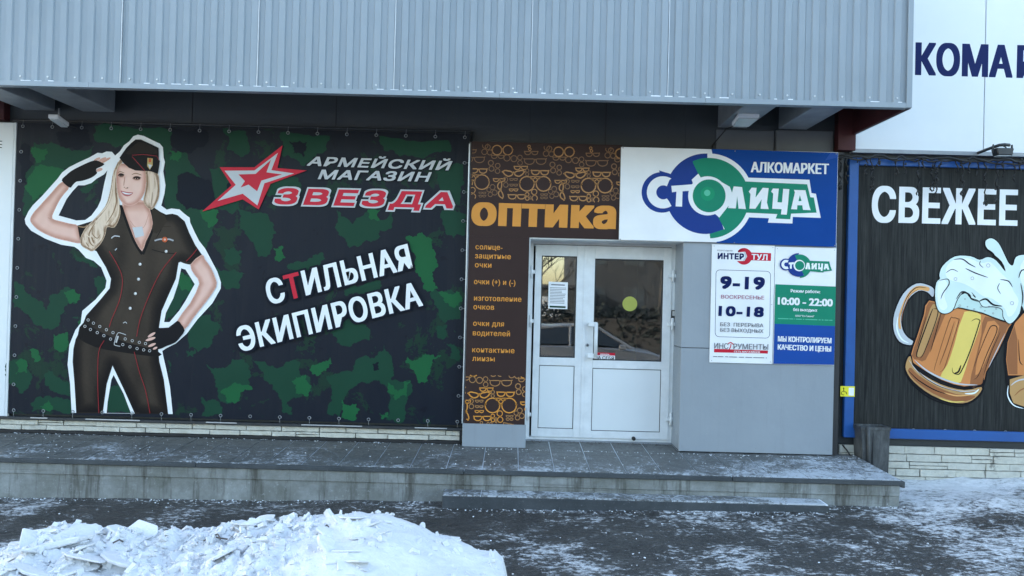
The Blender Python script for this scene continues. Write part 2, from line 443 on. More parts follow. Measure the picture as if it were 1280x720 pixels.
        s.b.n += 1
    def disc(s, c, r, m, n=20, ry=None, up=True, rot=0):
        ry = ry or r; pts = []
        for k in range(n):
            t = 2 * math.pi * k / n; a, b = r * math.cos(t), ry * math.sin(t)
            pts.append((c[0] + a * math.cos(rot) - b * math.sin(rot), c[1] + a * math.sin(rot) + b * math.cos(rot)))
        s.poly(pts, m, up=up)
    def text(s, body, BL, BR, TL, m, off=.012, cap=.729, emb=0, mats=None, outline=None, sp=1.0):
        """lettering between three pixel corners; off = boldness, emb = extra horizontal boldness in px"""
        data = text_mesh(body, 0, sp, mats)
        xs = [v[0] for v in data[0]]; x0, x1 = min(xs), max(xs)
        o3 = Vector(s._w(BL)); ex = Vector(s._w(BR)) - o3; ey = Vector(s._w(TL)) - o3
        uy = ey.length / cap; hx, hy = ex.normalized(), ey.normalized()
        dX = off * min(ex.length / (x1 - x0), uy * 1.2) + emb / 115; dY = off * uy * (.25 if uy * F_PX / DIST < 9.5 else 1)
        o3 = o3 + hx * dX + hy * dY; ex = ex - hx * 2 * dX; ey = ey - hy * 2 * dY
        base = [o3 + ex * ((v[0] - x0) / (x1 - x0)) + ey * (v[1] / cap) for v in data[0]]
        def put(rx, ry, mat, ms):
            stem = .085 * ex.length / (x1 - x0)
            nx_ = 1 if rx < 1e-6 else 3 + 2 * min(3, int(rx / (stem * .33))); ny_ = 1 if ry < 1e-6 else (3 if rx < stem * .33 else 5)
            small = uy * F_PX / DIST < 9
            if small: nx_ = min(nx_, 3); ny_ = min(ny_, 3)
            for a in range(nx_):
                for b in range(ny_):
                    fa = (a / (nx_ - 1) * 2 - 1) if nx_ > 1 else 0; fb = (b / (ny_ - 1) * 2 - 1) if ny_ > 1 else 0
                    if small and fa * fb == 0 and nx_ > 1 and ny_ > 1: continue
                    last = True
                    vs_ = [tuple(q + hx * rx * fa + hy * ry * fb) for q in base]
                    if ms:
                        for j in set(data[2]): s.add3(vs_, [f for f, k in zip(data[1], data[2]) if k == j], ms[j], False, True)
                    else: s.add3(vs_, data[1], mat, False, last)
                    s.b.n += .3
        if outline:
            om, oo = outline; put(dX + oo * uy, dY + oo * uy, om, None); s.b.n += 1
        put(dX, dY, m, mats and mats[1]); s.b.n += 1
    def build(s, name, parent):
        me = bpy.data.meshes.new(name); me.from_pydata(s.v, [], s.f)
        for n in s.names: me.materials.append(MATS[n])
        me.polygons.foreach_set('material_index', s.m)
        if getattr(s, 'col', None):
            ca = me.color_attributes.new('ink', 'FLOAT_COLOR', 'POINT'); flat = []
            for q in range(len(s.v)): flat += [*s.col.get(q, (0, 0, 0)), 1]
            ca.data.foreach_set('color', flat)
        bm = bmesh.new(); bm.from_mesh(me)
        for f in bm.faces:
            if f.normal.y > 0: f.normal_flip()
        bm.to_mesh(me); bm.free()
        return obj(name, me, parent)
_tc = {}
SCR = bpy.data.scenes.new('lettering_scratch')
def text_mesh(body, off, sp=1.0, mats=None):
    key = (body, round(off, 4), sp, tuple(mats[0]) if mats else None)
    if key in _tc: return _tc[key]
    cu = bpy.data.curves.new('lettering_source', 'FONT'); cu.body = body; cu.offset = 0
    cu.resolution_u = 4; cu.space_character = sp
    if mats:
        for k in range(3): cu.materials.append(MATS['ink_white'])
        for i, k in enumerate(mats[0]): cu.body_format[i].material_index = k
    o = bpy.data.objects.new('lettering_source', cu); SCR.collection.objects.link(o)
    vl_ = SCR.view_layers[0]; vl_.update(); dg = vl_.depsgraph; me = bpy.data.meshes.new_from_object(o.evaluated_get(dg))
    r = ([tuple(v.co) for v in me.vertices], [tuple(p.vertices) for p in me.polygons], [p.material_index for p in me.polygons])
    bpy.data.objects.remove(o); bpy.data.curves.remove(cu); bpy.data.meshes.remove(me)
    _tc[key] = r; return r

# planes of the facade (distance behind the door plane = y 0)
YD, YW, YF, YE, YC, YR = 0.0, -.24, -.39, -1.27, -1.42, -.30
ZW, ZE = .342, .296                       # porch surface at the wall / at its front edge
def porch_z(y): return ZE + (ZW - ZE) * (y - YE) / (0 - YE)
GS = .016
def ground_z(x, y=0): return max(-.22, min(.12, .005 + GS * x)) - max(0, min(.34, (-y - 5.6) * .065))

exec_order = None
#@@SETTING
# ------------------------------------------------------------------ ground
def ground():
    me = bpy.data.meshes.new('ground'); bm = bmesh.new()
    xs = [-900, -200, -60, -25, -12] + [-7 + .12 * i for i in range(118)] + [8, 12, 25, 60, 200, 900]
    ys = [-900, -200, -60, -30, -16, -11, -8.5, -7] + [-5.5 + .10 * i for i in range(53)] + [.4, 2, 12, 40, 200, 900]
    grid = []
    for y in ys:
        row = []
        for x in xs:
            z = ground_z(x, y)
            if -7 <= x <= 7.1 and -5.5 <= y <= .2:
                n = noise.fractal(Vector((x * 1.3, y * 2.0, 3)), 1, 2, 4) * .018
                k = max(0, min(1, (x - 3.6))) * max(0, min(1, (y + 2.4)))
                z += n + k * (.03 + .05 * noise.fractal(Vector((x * 2.2, y * 3, 9)), 1, 2, 4))
            row.append(bm.verts.new((x, y, z)))
        grid.append(row)
    for a, b in zip(grid, grid[1:]):
        for i in range(len(a) - 1): bm.faces.new((a[i], a[i + 1], b[i + 1], b[i]))
    bm.to_mesh(me); bm.free()
    for p in me.polygons: p.use_smooth = True
    tag(obj('ground', me, None, 'icy_asphalt'), 'dark asphalt yard with streaks of trodden ice', kind='structure')
ground()

# ------------------------------------------------------------------ building body
XD0, XD1 = PX(658, 430, YD), PX(842, 430, YD)
ZD1 = PZ(753, 302, YD)                              # top of the door frame
XC0, XC1 = PX(583.5, 350, YF), PX(660, 430, YF)     # brown column
XG0, XG1 = PX(851, 450, YF), PX(1043, 450, YF)      # grey clad panel right of the door
ZSB = PZ(810, 300.5, YF)                            # underside of the boards over the door
ZST = PZ(700, 180, YF)
bld = thing('shop_building', 'long low shop building with dark grey wall behind the signs', 'building')
Z_TOP = 6.6
part = lambda n, *a, **k: box(n, *a, parent=bld, **k)
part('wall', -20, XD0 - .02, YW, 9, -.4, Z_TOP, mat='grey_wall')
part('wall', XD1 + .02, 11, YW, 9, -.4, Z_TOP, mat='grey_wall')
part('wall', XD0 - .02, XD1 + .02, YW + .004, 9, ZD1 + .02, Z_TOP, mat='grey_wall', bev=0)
part('roof', -20.2, 11.2, -.1, 9.2, Z_TOP, Z_TOP + .15, mat='dark_metal')
# vestibule behind the glass
part('vestibule_wall', XD0 - .02, XD1 + .02, 2.6, 9, -.1, ZD1 + .02, mat='ceiling_dark', bev=0)
part('vestibule_floor', XD0 - .02, XD1 + .02, .12, 2.6, -.1, ZW - .005, mat='dark_kerb', bev=0)
# joints and paler blocks of the wall under the canopy
xj = PX(757, 155, YW)
part('wall_joint', xj - .006, xj + .006, YW - .006, YW, ZST, 4.0, mat='gasket', bev=0)
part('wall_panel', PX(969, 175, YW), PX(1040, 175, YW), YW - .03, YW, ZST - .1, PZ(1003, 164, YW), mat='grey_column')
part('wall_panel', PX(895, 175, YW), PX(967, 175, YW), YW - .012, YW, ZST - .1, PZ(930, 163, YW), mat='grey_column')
for u in (240, 420):
    xx = PX(u, 150, YW); part('wall_joint', xx - .004, xx + .004, YW - .005, YW, PZ(300, 158, YW), 4.0, mat='gasket', bev=0)
part('steel_column', PX(1043, 160, YW), PX(1065, 160, YW), YW - .10, YW, PZ(1052, 190, YW), 4.0, mat='red_primer')
part('steel_column', PX(-12, 140, YW), PX(13, 140, YW), YW - .10, YW, PZ(0, 152, YW), 4.0, mat='red_primer')

# grey clad block right of the door: front skin in two sheets, and the return towards the door
clad = thing('clad_pier', 'grey composite clad block right of the white door, under the opening hours boards', 'pier', (XG0, YF, ZW))
zs = PZ(870, 435, YF); zpb = porch_z(YF) + .01
box('cladding_sheet', XG0, XG1, YF, YF + .03, zpb, zs - .003, 'grey_composite', clad, .003)
box('cladding_sheet', XG0, XG1, YF, YF + .03, zs + .003, ZSB + .02, 'grey_composite', clad, .003)
box('return_sheet', XG0, XG0 + .02, YF + .033, YD + .05, zpb + .01, zs - .003, 'grey_composite', clad, 0)
box('return_sheet', XG0, XG0 + .02, YF + .033, YD + .05, zs + .003, ZSB + .02, 'grey_composite', clad, 0)
box('core', XG0 + .021, XG1 - .01, YF + .031, YW - .001, zpb, ZSB + .02, 'gasket', clad, 0)
xo = PX(1047, 400, YF)
box('gasket_strip', xo - .03, xo + .035, YF + .02, YW - .002, zpb, PZ(1050, 190, YF), 'gasket', clad, 0)
for sx_ in (XG0 + .03, (XG0 + XG1) / 2, XG1 - .04):
    for sz_ in (zpb + .05, zs - .04, zs + .05): cyl_y('rivet', sx_, sz_, .005, YF - .003, YF, 'steel_grey', clad, 8)
# brown column left of the door: grey foot, carcass
colm = thing('optics_column', 'brown printed pier left of the white door with a blue grey metal foot', 'pier', (XC0, YF, ZW))
zcf = PZ(618, 530, YF)
box('carcass', XC0 + .01, XC1 - .0125, YF + .012, YW - .001, zpb, ZST, 'gasket', colm, 0)
box('foot_plate', XC0 - .005, XC1, YF - .004, YF + .012, zpb - .01, zcf, 'grey_composite', colm, .003)
box('return_sheet', XC1 - .012, XC1 - .001, YF + .012, YD + .04, zpb, ZSB, 'white_composite', colm, 0)
box('edge_trim', XC0 - .014, XC0 - .002, YF - .006, YF + .02, zcf, ZST - .02, 'zinc', colm, 0)
box('lintel', XD0, XG0, YF + .012, YW - .001, ZSB + .003, ZST, 'gasket', colm, 0)
box('lintel_soffit', XC1, XG0 - .001, YF + .012, YD - .07, ZSB - .012, ZSB + .002, 'white_composite', colm, 0)
tube('trim_pipe', [(PX(588, 190, YF), YF + .02, ZST), (PX(580, 530, YF), YF + .02, zcf - .1)], .008, 'zinc', colm)

# ------------------------------------------------------------------ canopy
can = thing('canopy', 'wide projecting canopy faced with pale blue grey corrugated metal sheets', 'canopy', (0, YC, 3.5))
XCR = PX(1138.5, 90, YC); ZCB = PZ(568, 121.5, YC); ZCT = ZCB + 1.75
per = .1205; sheet_w = per * 10
def corrugated(w, z0, z1, rib=.016):
    bm = bmesh.new(); prof = []; x = 0
    while x < w - 1e-4:
        for dx, y in ((0, 0), (.048, 0), (.057, -rib), (.111, -rib)):
            if x + dx < w - .004: prof.append((x + dx, y))
        x += per
    prof.append((w, 0)); prof.append((w + .02, 0))
    lo = [bm.verts.new((a, b, z0)) for a, b in prof]; hi = [bm.verts.new((a, b, z1)) for a, b in prof]
    for i in range(len(lo) - 1): bm.faces.new((lo[i], lo[i + 1], hi[i + 1], hi[i]))
    r = bmesh.ops.extrude_face_region(bm, geom=bm.faces[:])
    for v in [g for g in r['geom'] if isinstance(g, bmesh.types.BMVert)]: v.co.y += .0015
    bmesh.ops.recalc_face_normals(bm, faces=bm.faces)
    return bm_mesh(bm, 'metal_sheet')
sm_ = corrugated(sheet_w, ZCB + .035, ZCT)
x = PX(322, 100, YC); x -= sheet_w * 6; k = 0
first = None
while x + sheet_w < XCR - .1:
    o = obj('metal_sheet', sm_, can, 'fascia_sheet') if first is None else copy_obj(first, can)
    first = first or o
    o.location = (x, YC + (.0025 if k % 2 else 0), 0); k += 1
    box('seam_lip', x - .004, x + .003, YC - .019, YC - .001, ZCB + .046, ZCT - .001, 'zinc', can, 0)
    x += sheet_w
last_w = XCR - .03 - x
o = obj('metal_sheet', corrugated(last_w, ZCB + .035, ZCT), can, 'fascia_sheet'); o.location = (x, YC + (.0025 if k % 2 else 0), 0)
FX0 = -9.2
for seg in range(7):
    a = FX0 + (XCR - FX0) * seg / 7; b = FX0 + (XCR - FX0) * (seg + 1) / 7 - .002
    boxes('edge_flashing', [(a, b, YC - .026, YC - .018, ZCB, ZCB + .045), (a, b, YC - .018, YC + .05, ZCB, ZCB + .004)], 'zinc' if 0 else 'fascia_sheet', can, .001)
box('corner_flashing', XCR - .045, XCR + .002, YC - .030, YC - .019, ZCB + .002, ZCT, 'fascia_sheet', can, .002)
box('cap_flashing', FX0, XCR + .01, YC - .03, YC + .12, ZCT, ZCT + .02, 'fascia_sheet', can, .002)
box('side_panel', XCR - .03, XCR, YC + .004, YR + .0, ZCB, ZCT, 'red_primer', can, 0)
box('side_skin', XCR + .001, XCR + .01, YC + .004, YR + .0, ZCB, ZCT, 'fascia_sheet', can, 0)
box('soffit', FX0, XCR - .031, YC + .055, YW - .001, 4.02, 4.06, 'ceiling_dark', can, 0)
box('canopy_roof', FX0, XCR, YC + .02, YW - .001, ZCT - .06, ZCT - .02, 'dark_metal', can, 0)
box('fascia_rail', FX0, XCR - .031, YC + .006, YC + .05, ZCB + .05, ZCB + .11, 'dark_metal', can, 0)
zbm = PZ(930, 163, YW)
for u0, u1 in ((38, 76), (110, 150), (894, 930), (969, 1004), (-130, -92), (-60, -20)):
    box('beam', PX(u0, 150, YW), PX(u1, 150, YW), YC + .06, YW - .102, zbm, zbm + .22, 'steel_grey', can, .006)
bm = bmesh.new(); rnd = random.Random(3)
xx = FX0
while xx < XCR - .1:
    if rnd.random() < .75 and noise.noise(Vector((xx * .9, 0, 5))) > -.25:
        w = rnd.uniform(.02, .085); add_box(bm, xx, xx + w, YC - .025, YC - .012, ZCB + .044, ZCB + .044 + rnd.uniform(.004, .010))
    xx += per
tag(obj('ledge_frost', bm_mesh(bm, 'ledge_frost'), can, 'frost'), kind='stuff')
bm = bmesh.new(); xx = PX(322, 100, YC) - sheet_w * 6 + .085; kk = 0
while xx < XCR - .05:
    if kk % 2 == 0:
        tube_bm(bm, [(xx, YC - .022, ZCB + .085), (xx, YC - .010, ZCB + .085)], .0085, 6)
    xx += per; kk += 1
tag(obj('screws', bm_mesh(bm, 'screws'), can, 'zinc'), kind='stuff')

# ------------------------------------------------------------------ white composite fascia at the right
wf = thing('white_fascia', 'white composite sign fascia with large navy letters, right of the canopy', 'fascia', (XCR, YR, 3))
zf0 = PZ(1150, 189.5, YR); xf = PX(1066, 150, YR); xjt = PX(1231, 100, YR)
for a, b in ((xf, xjt - .004), (xjt + .004, xjt + 2.4), (xjt + 2.408, xjt + 4.8)):
    for c, d in ((zf0, zf0 + 1.9), (zf0 + 1.908, zf0 + 3.2)):
        box('cladding_panel', a, b, YR, YR + .04, c, d, 'white_composite', wf, .003)
box('backing', xf + .02, xjt + 4.7, YR + .041, YW - .001, zf0 + .02, zf0 + 3.1, 'gasket', wf, 0)
box('drip_edge', xf, xjt + 4.8, YR - .012, YR + .0, zf0 - .028, zf0 + .012, 'steel_grey', wf, .002)
box('drip_edge', xf, xjt + 4.8, YR + .0, YW - .001, zf0 - .028, zf0 - .008, 'steel_grey', wf, 0)
bd = Board(YR); i = Ink(bd)
i.text('КОМА', (1143.6, 93.8), (1265.5, 97.3), (1144.4, 52.8), 'text_navy', off=.018, emb=1.3, sp=1.05); i.build('lettering', wf)
i = Ink(bd); i.text('РКЕТ', (1270.5, 97.4), (1372, 100.5), (1271.5, 56.2), 'text_navy', off=.018, emb=1.3, sp=1.05); i.build('lettering', wf)
i = Ink(bd); i.text('АЛ', (1078, 91.8), (1136, 93.6), (1079, 50.8), 'text_navy', off=.018, emb=1.3, sp=1.05); i.build('lettering', wf)

# ------------------------------------------------------------------ white board at the left end
wb = thing('end_board', 'tall plain white panel at the left end of the facade beside the army banner', 'board', (PX(0, 500, YR), YR, .4))
box('panel_sheet', PX(-150, 340, YR), PX(11.5, 340, YR), YR, YW - .001, PZ(8, 523, YR), PZ(8, 153, YR), 'white_composite', wb, .004)
box('edge_trim', PX(12, 340, YR), PX(15, 340, YR), YR - .006, YR + .03, PZ(8, 523, YR), PZ(8, 153, YR), 'white_dirty', wb, .002)
bm = bmesh.new()
for k in range(3): add_box(bm, PX(-6, 180, YR), PX(2.5, 180, YR), YR - .004, YR, PZ(0, 176 + k * 4, YR) - .008, PZ(0, 176 + k * 4, YR), 0)
obj('vent_slot', bm_mesh(bm, 'vent_slot'), wb, 'gasket')

# ------------------------------------------------------------------ stone plinths
rnd = random.Random(11)
def plinth(label, x0, x1, z0, z1, rows, group=None):
    t = thing('stone_plinth', label, 'plinth', (x0, YW, z0), group)
    box('mortar', x0, x1, YW - .018, YW - .001, z0, z1, 'gasket', t, 0)
    h = (z1 - z0) / rows; z = z0; hs = [h * rnd.uniform(.88, 1.12) for _ in range(rows)]; s = sum(hs); hs = [a * (z1 - z0) / s for a in hs]
    for r in range(rows):
        x = x0 - rnd.uniform(0, .2)
        while x < x1:
            w = rnd.uniform(.22, .42); a, b = max(x, x0), min(x + w, x1)
            if b - a > .03:
                split = rnd.random() < .10 and hs[r] > .05
                for q in range(2 if split else 1):
                    za = z + hs[r] * (.5 if q else 0); zb = z + hs[r] * (.5 if split and not q else 1)
                    bm = bmesh.new(); add_box(bm, a + .0045, b - .0045, YW - .045 - rnd.uniform(0, .018), YW - .019, za + .0042, zb - .0042)
                    bmesh.ops.subdivide_edges(bm, edges=[e for e in bm.edges if abs(e.verts[0].co.x - e.verts[1].co.x) > .1], cuts=3)
                    for v in bm.verts:
                        if v.co.y < YW - .03: v.co += Vector((0, rnd.uniform(-.006, .006), rnd.uniform(-.002, .002)))
                    obj('stone', bm_mesh(bm, 'stone'), t, 'plinth_stone')
            x += w
        z += hs[r]
    return t
zl0, zl1 = porch_z(YW) + .03, PZ(300, 530, YW)
plinth('low cream split stone plinth under the army banner', -7.6, PX(577, 540, YW), zl0, zl1, 2)
xr0 = PX(1046, 570, YW)
plinth('cream split stone plinth under the beer poster', xr0, 8.6, .045, PZ(1150, 557, YW), 5)
led = thing('banner_ledge', 'thin dark metal ledge between the army banner and the stone plinth', 'ledge', (-3, YW, zl1))
box('rail', -7.6, PX(579, 535, YW), YW - .085, YW - .001, zl1 + .002, zl1 + .03, 'dark_metal', led, .003)
box('foot_strip', -7.6, PX(577, 540, YW), YW - .075, YW - .001, porch_z(YW) + .002, zl0 - .002, 'bitumen', led, .003)
box('end_strip', PX(575, 540, YW), PX(579, 540, YW), YW - .08, YW - .019, zl0, zl1, 'bitumen', led, 0)
for a, b in ((45, 66), (113, 180), (262, 300), (380, 455), (520, 560)):
    box('light_strip', PX(a, 523, YW), PX(b, 523, YW), YW - .095, YW - .086, zl1 + .020, zl1 + .030, 'zinc', led, 0)

# ------------------------------------------------------------------ porch
XPR = PX(1127, 605, YE)
por = thing('porch', 'long raised porch of stained concrete paved with dark frosted tiles', 'porch', (0, YE, 0))
bm = bmesh.new()
xa, xb = -7.6, XPR - .012
vv = [(xa, YE + .015, -.5), (xb, YE + .015, -.5), (xb, YE + .015, ZE - .025), (xa, YE + .015, ZE - .025),
      (xa, .11, -.5), (xb, .11, -.5), (xb, .11, porch_z(.11) - .025), (xa, .11, porch_z(.11) - .025)]
V = [bm.verts.new(v) for v in vv]
for f in ((0, 1, 2, 3), (5, 4, 7, 6), (1, 5, 6, 2), (4, 0, 3, 7), (3, 2, 6, 7)): bm.faces.new([V[q] for q in f])
obj('slab', bm_mesh(bm, 'slab'), por, 'stained_concrete')
# board-marked upper lift of the front face, slightly proud
box('upper_lift', xa, xb - .001, YE + .003, YE + .014, .155, ZE - .045, 'stained_concrete', por, .003)
bmf = bmesh.new()
for xx0 in [xa + k * 2.4 for k in range(5)]:
    add_box(bmf, xx0, min(xx0 + 2.395, XPR), YE - .018, YE + .03, ZE - .042, ZE - .004, .004)
obj('nosing', bm_mesh(bmf, 'nosing'), por, 'dark_kerb')
# frost filled joint bed
bm = bmesh.new()
e = -.006
V = [bm.verts.new(v) for v in ((xa, YE + .012, porch_z(YE + .012) + e), (XPR, YE + .012, porch_z(YE + .012) + e), (XPR, .10, porch_z(.1) + e), (xa, .10, porch_z(.1) + e))]
bm.faces.new(V)
V2 = [bm.verts.new(v.co - Vector((0, 0, .018))) for v in V]
for q in range(4): bm.faces.new((V[q], V2[q], V2[(q + 1) % 4], V[(q + 1) % 4]))
obj('joint_mortar', bm_mesh(bm, 'joint_mortar'), por, 'frost')
TS = .326; ang = math.atan((ZW - ZE) / -YE)
bm = bmesh.new(); add_box(bm, .0035, TS - .0035, .0008, TS - .0008, -.02, 0, .002); tile_me = bm_mesh(bm, 'tile')
tx0 = G(602.6, 587, ZE).x; proto = None; rnd = random.Random(5)
n0 = int((tx0 - xa) / TS); row_n = 4
for r in range(row_n):
    for c in range(-n0, 60):
        x = tx0 + c * TS
        if x + TS > XPR + .02: break
        y = YE + .014 + r * TS
        o = obj('tile', tile_me, por, 'porch_tile') if proto is None else copy_obj(proto, por); proto = proto or o
        o.location = (x, y, porch_z(y) + rnd.uniform(-.0015, .001)); o.rotation_euler = (ang + rnd.uniform(-.004, .004), rnd.uniform(-.004, .004), rnd.uniform(-.002, .002))
        xe = x + TS
if XPR - xe > .04:
    for r in range(row_n):
        y = YE + .014 + r * TS
        bm = bmesh.new(); add_box(bm, .0035, XPR - xe, .0008, TS - .0008, -.02, 0, .002)
        o = obj('tile', bm_mesh(bm, 'tile'), por, 'porch_tile'); o.location = (xe, y, porch_z(y)); o.rotation_euler = (ang, 0, 0)
box('side_kerb', XPR - .005, XPR + .025, YE - .016, YW - .05, ZE - .06, ZE - .006, 'dark_kerb', por, .004)
# low step in front of the door
st = thing('entrance_step', 'low dark concrete step with a frosted tiled top in front of the porch', 'step', (0, YE - .2, 0))
xs0, xs1 = PX(552.5, 622, YE - .20), PX(1036, 636, YE - .20); zst = EYE - 1.741
box('step_body', xs0, xs1, YE - .200, YE + .012, -.1, zst - .014, 'dark_kerb', st, .006)
box('tile_bed', xs0 + .004, xs1 - .004, YE - .194, YE + .0, zst - .014, zst - .006, 'frost', st, 0)
x = xs0 + .002; proto = None
bm = bmesh.new(); add_box(bm, .003, .331, 0, .194, -.013, 0, .002); stm = bm_mesh(bm, 'tile')
while x + .334 < xs1 + .02:
    o = obj('tile', stm, st, 'porch_tile') if proto is None else copy_obj(proto, st); proto = proto or o
    o.location = (x, YE - .198, zst + random.uniform(-.001, .001)); x += .334
if xs1 - x > .03:
    bm = bmesh.new(); add_box(bm, .003, xs1 - x, 0, .194, -.013, 0, .002); o = obj('tile', bm_mesh(bm, 'tile'), st, 'porch_tile'); o.location = (x, YE - .198, zst)
# slush, grit and snow crumbs along the foot of the porch and at the right
def crumbs(name, label, n, fn, mat, smin, smax, parent=None, seed=1):
    rn = random.Random(seed); items = []
    for _ in range(n):
        x, y, z = fn(rn); s = smin * (smax / smin) ** rn.random()
        items.append((Vector((x, y, z)), s, Matrix.Rotation(rn.uniform(0, 6), 3, 'Z') @ Matrix.Rotation(rn.uniform(-.5, .5), 3, 'X'), (rn.uniform(.7, 1.6), rn.uniform(.7, 1.6), rn.uniform(.35, .8)), True))
    o = obj(name, lumps(items), parent, mat); tag(o, label, None, None, 'stuff'); return o
def c1(rn):
    if rn.random() < .5:
        x = rn.uniform(-6, 3.6); y = YE - .0 - abs(rn.gauss(0, .06)); y -= .21 * (xs0 < x < xs1)
    else: x, y = rn.uniform(-6, 6), rn.uniform(-4.6, -1.4)
    return x, y, ground_z(x) + .004
o = crumbs('snow_crumbs', 'loose crumbs of snow and ice scattered over the asphalt', 1100, c1, 'frost', .002, .007, seed=4); o['category'] = 'snow'
def c2(rn):
    x = rn.uniform(xa + 2, XPR); y = rn.choice([rn.uniform(YE, -.3), YW - .07 - abs(rn.gauss(0, .02)) - (.15 if x > XC0 else 0)])
    return x, y, porch_z(y) + .002
crumbs('frost_grains', None, 700, c2, 'frost', .002, .006, por, 8)
def c3(rn):
    x = rn.uniform(XD0, XD1); y = YD - abs(rn.gauss(.03, .05)) - .03
    return x, y, porch_z(y) + .002
crumbs('sand_grit', None, 260, c3, 'twig', .002, .006, por, 9)
#@@DOOR
# ------------------------------------------------------------------ entrance door
door = thing('double_door', 'white plastic double door with glazed upper halves and a yellow dot on the wide leaf', 'door', ((XD0 + XD1) / 2, YD, ZW))
ZDB = ZW + .008
def dx(u, v=430): return PX(u, v, YD)
def dz(v, u=750): return PZ(u, v, YD)
def ring(name, x0, x1, z0, z1, w, y0, y1, mat, parent, bev=.004):
    """mitred-looking frame of four butted profiles"""
    wl_, wr, wb, wt = w
    return boxes(name, [(x0, x1, y0, y1, z0, z0 + wb), (x0, x1, y0, y1, z1 - wt, z1), (x0, x0 + wl_, y0, y1, z0 + wb, z1 - wt), (x1 - wr, x1, y0, y1, z0 + wb, z1 - wt)], mat, parent, bev)
fr = ring('door_frame', XD0 - .018, XD1, ZDB, ZD1, (.071, .052, .028, .062), YD - .02, YD + .06, 'white_plastic', door)
lx0, lx1 = dx(666.5), dx(728.5); rx0, rx1 = dx(730), dx(837)
lz0, lz1 = ZDB + .030, ZD1 - .050
def leaf(x0, x1, g, pnl, label):
    lf = box('door_leaf', x0, x1, YD - .004, YD + .05, lz0, lz1, 'gasket', door, 0)
    # the leaf itself is a profile frame; rebuild as four profiles with a middle rail
    bm = bmesh.new()
    gx0, gx1, gz0, gz1 = g; px0, px1, pz0, pz1 = pnl
    for b in ((x0, gx0, lz0, lz1), (gx1, x1, lz0, lz1), (gx0, gx1, lz0, pz0), (gx0, gx1, pz1, gz0), (gx0, gx1, gz1, lz1)):
        add_box(bm, b[0], b[1], YD - .036, YD + .04, b[2], b[3], .003)
    old = lf.data; lf.data = bm_mesh(bm, 'door_leaf'); lf.data.materials.append(MATS['white_plastic'])
    def sub(name, me, mat):
        o = obj(name, me, None, mat); o.parent = lf; o.matrix_parent_inverse = Matrix.Identity(4); return o
    def fr_(a, b, c, d, w, y0, y1):
        bm = bmesh.new()
        for q in ((a, b, c, c + w), (a, b, d - w, d), (a, a + w, c + w, d - w), (b - w, b, c + w, d - w)): add_box(bm, q[0], q[1], y0, y1, q[2], q[3], .001)
        return bm
    sub('gasket', bm_mesh(fr_(gx0, gx1, gz0, gz1, .011, YD - .030, YD + .02), 'gasket'), 'gasket')
    sub('gasket', bm_mesh(fr_(gx0, gx1, pz0, pz1, .006, YD - .030, YD + .02), 'gasket'), 'gasket')
    bm = bmesh.new(); add_box(bm, gx0 + .010, gx1 - .010, YD - .012, YD - .006, gz0 + .010, gz1 - .010); sub('glass_pane', bm_mesh(bm, 'glass_pane'), 'door_glass')
    bm = bmesh.new(); add_box(bm, gx0 + .005, gx1 - .005, YD - .026, YD + .01, pz0 + .005, pz1 - .005, .002); sub('infill_panel', bm_mesh(bm, 'infill_panel'), 'white_composite')
    return lf
leaf(lx0, lx1, (dx(674.5), dx(718.5), dz(448), dz(321.5)), (0, 0, dz(536.5), dz(458)), 'l')
leaf(rx0, rx1, (dx(741), dx(826.5), dz(450), dz(323.5)), (0, 0, dz(538), dz(460)), 'r')
box('meeting_strip', dx(727.2), dx(731.2), YD - .042, YD - .0365, lz0, lz1 - .004, 'white_plastic', door, .001)
box('glazing_bead', XD0 + .05, XD1 - .05, YD - .028, YD - .021, ZD1 - .05, ZD1 - .045, 'gasket', door, 0)
def hinge(u, v):
    cx, cz = dx(u, v), PZ(u, v, YD)
    h = boxes('hinge', [(cx - .05, cx + .035, YD - .066, YD - .037, cz - .020, cz + .020)], 'white_plastic', door, .004)
    bm = bmesh.new(); tube_bm(bm, [(cx, YD - .062, cz - .065), (cx, YD - .062, cz + .065)], .015, 10)
    o = obj('hinge_pin', bm_mesh(bm, 'hinge_pin', True), None, 'white_plastic'); o.parent = h
for u, v in ((840, 345), (839, 405), (837, 523), (664.5, 340), (663, 401), (659.5, 517)): hinge(u, v)
hx = dx(743.5, 425); hz0, hz1 = PZ(743, 444, YD), PZ(743, 405, YD)
hb = tube('pull_handle', [(hx, YD - .10, hz0 - .01), (hx, YD - .10, hz1 + .01)], .020, 'white_plastic', door, 12)
for zz in (hz0, hz1):
    bm = bmesh.new(); add_box(bm, hx - .085, hx + .014, YD - .108, YD - .092, zz - .024, zz + .024, .005); add_box(bm, hx - .085, hx - .05, YD - .091, YD - .037, zz - .017, zz + .017, .004)
    o = obj('handle_bracket', bm_mesh(bm, 'handle_bracket'), None, 'white_plastic'); o.parent = hb
lk = cyl_y('lock_cylinder', dx(733.7, 431), PZ(733.7, 431, YD), .016, YD - .046, YD - .037, 'steel_grey', door)
bm = bmesh.new(); add_box(bm, dx(733.7, 431) - .003, dx(733.7, 431) + .003, YD - .048, YD - .0465, PZ(733, 431, YD) - .010, PZ(733, 431, YD) + .010)
o = obj('keyhole', bm_mesh(bm, 'keyhole'), None, 'gasket'); o.parent = lk
cyl_y('door_stop', dx(791, 548.5), PZ(791, 548.5, YD) + .012, .020, YD - .07, YD - .037, 'rubber', door)
box('threshold', XD0, XD1, YD - .055, YD + .07, ZW - .02, ZDB, 'steel_grey', door, .004)
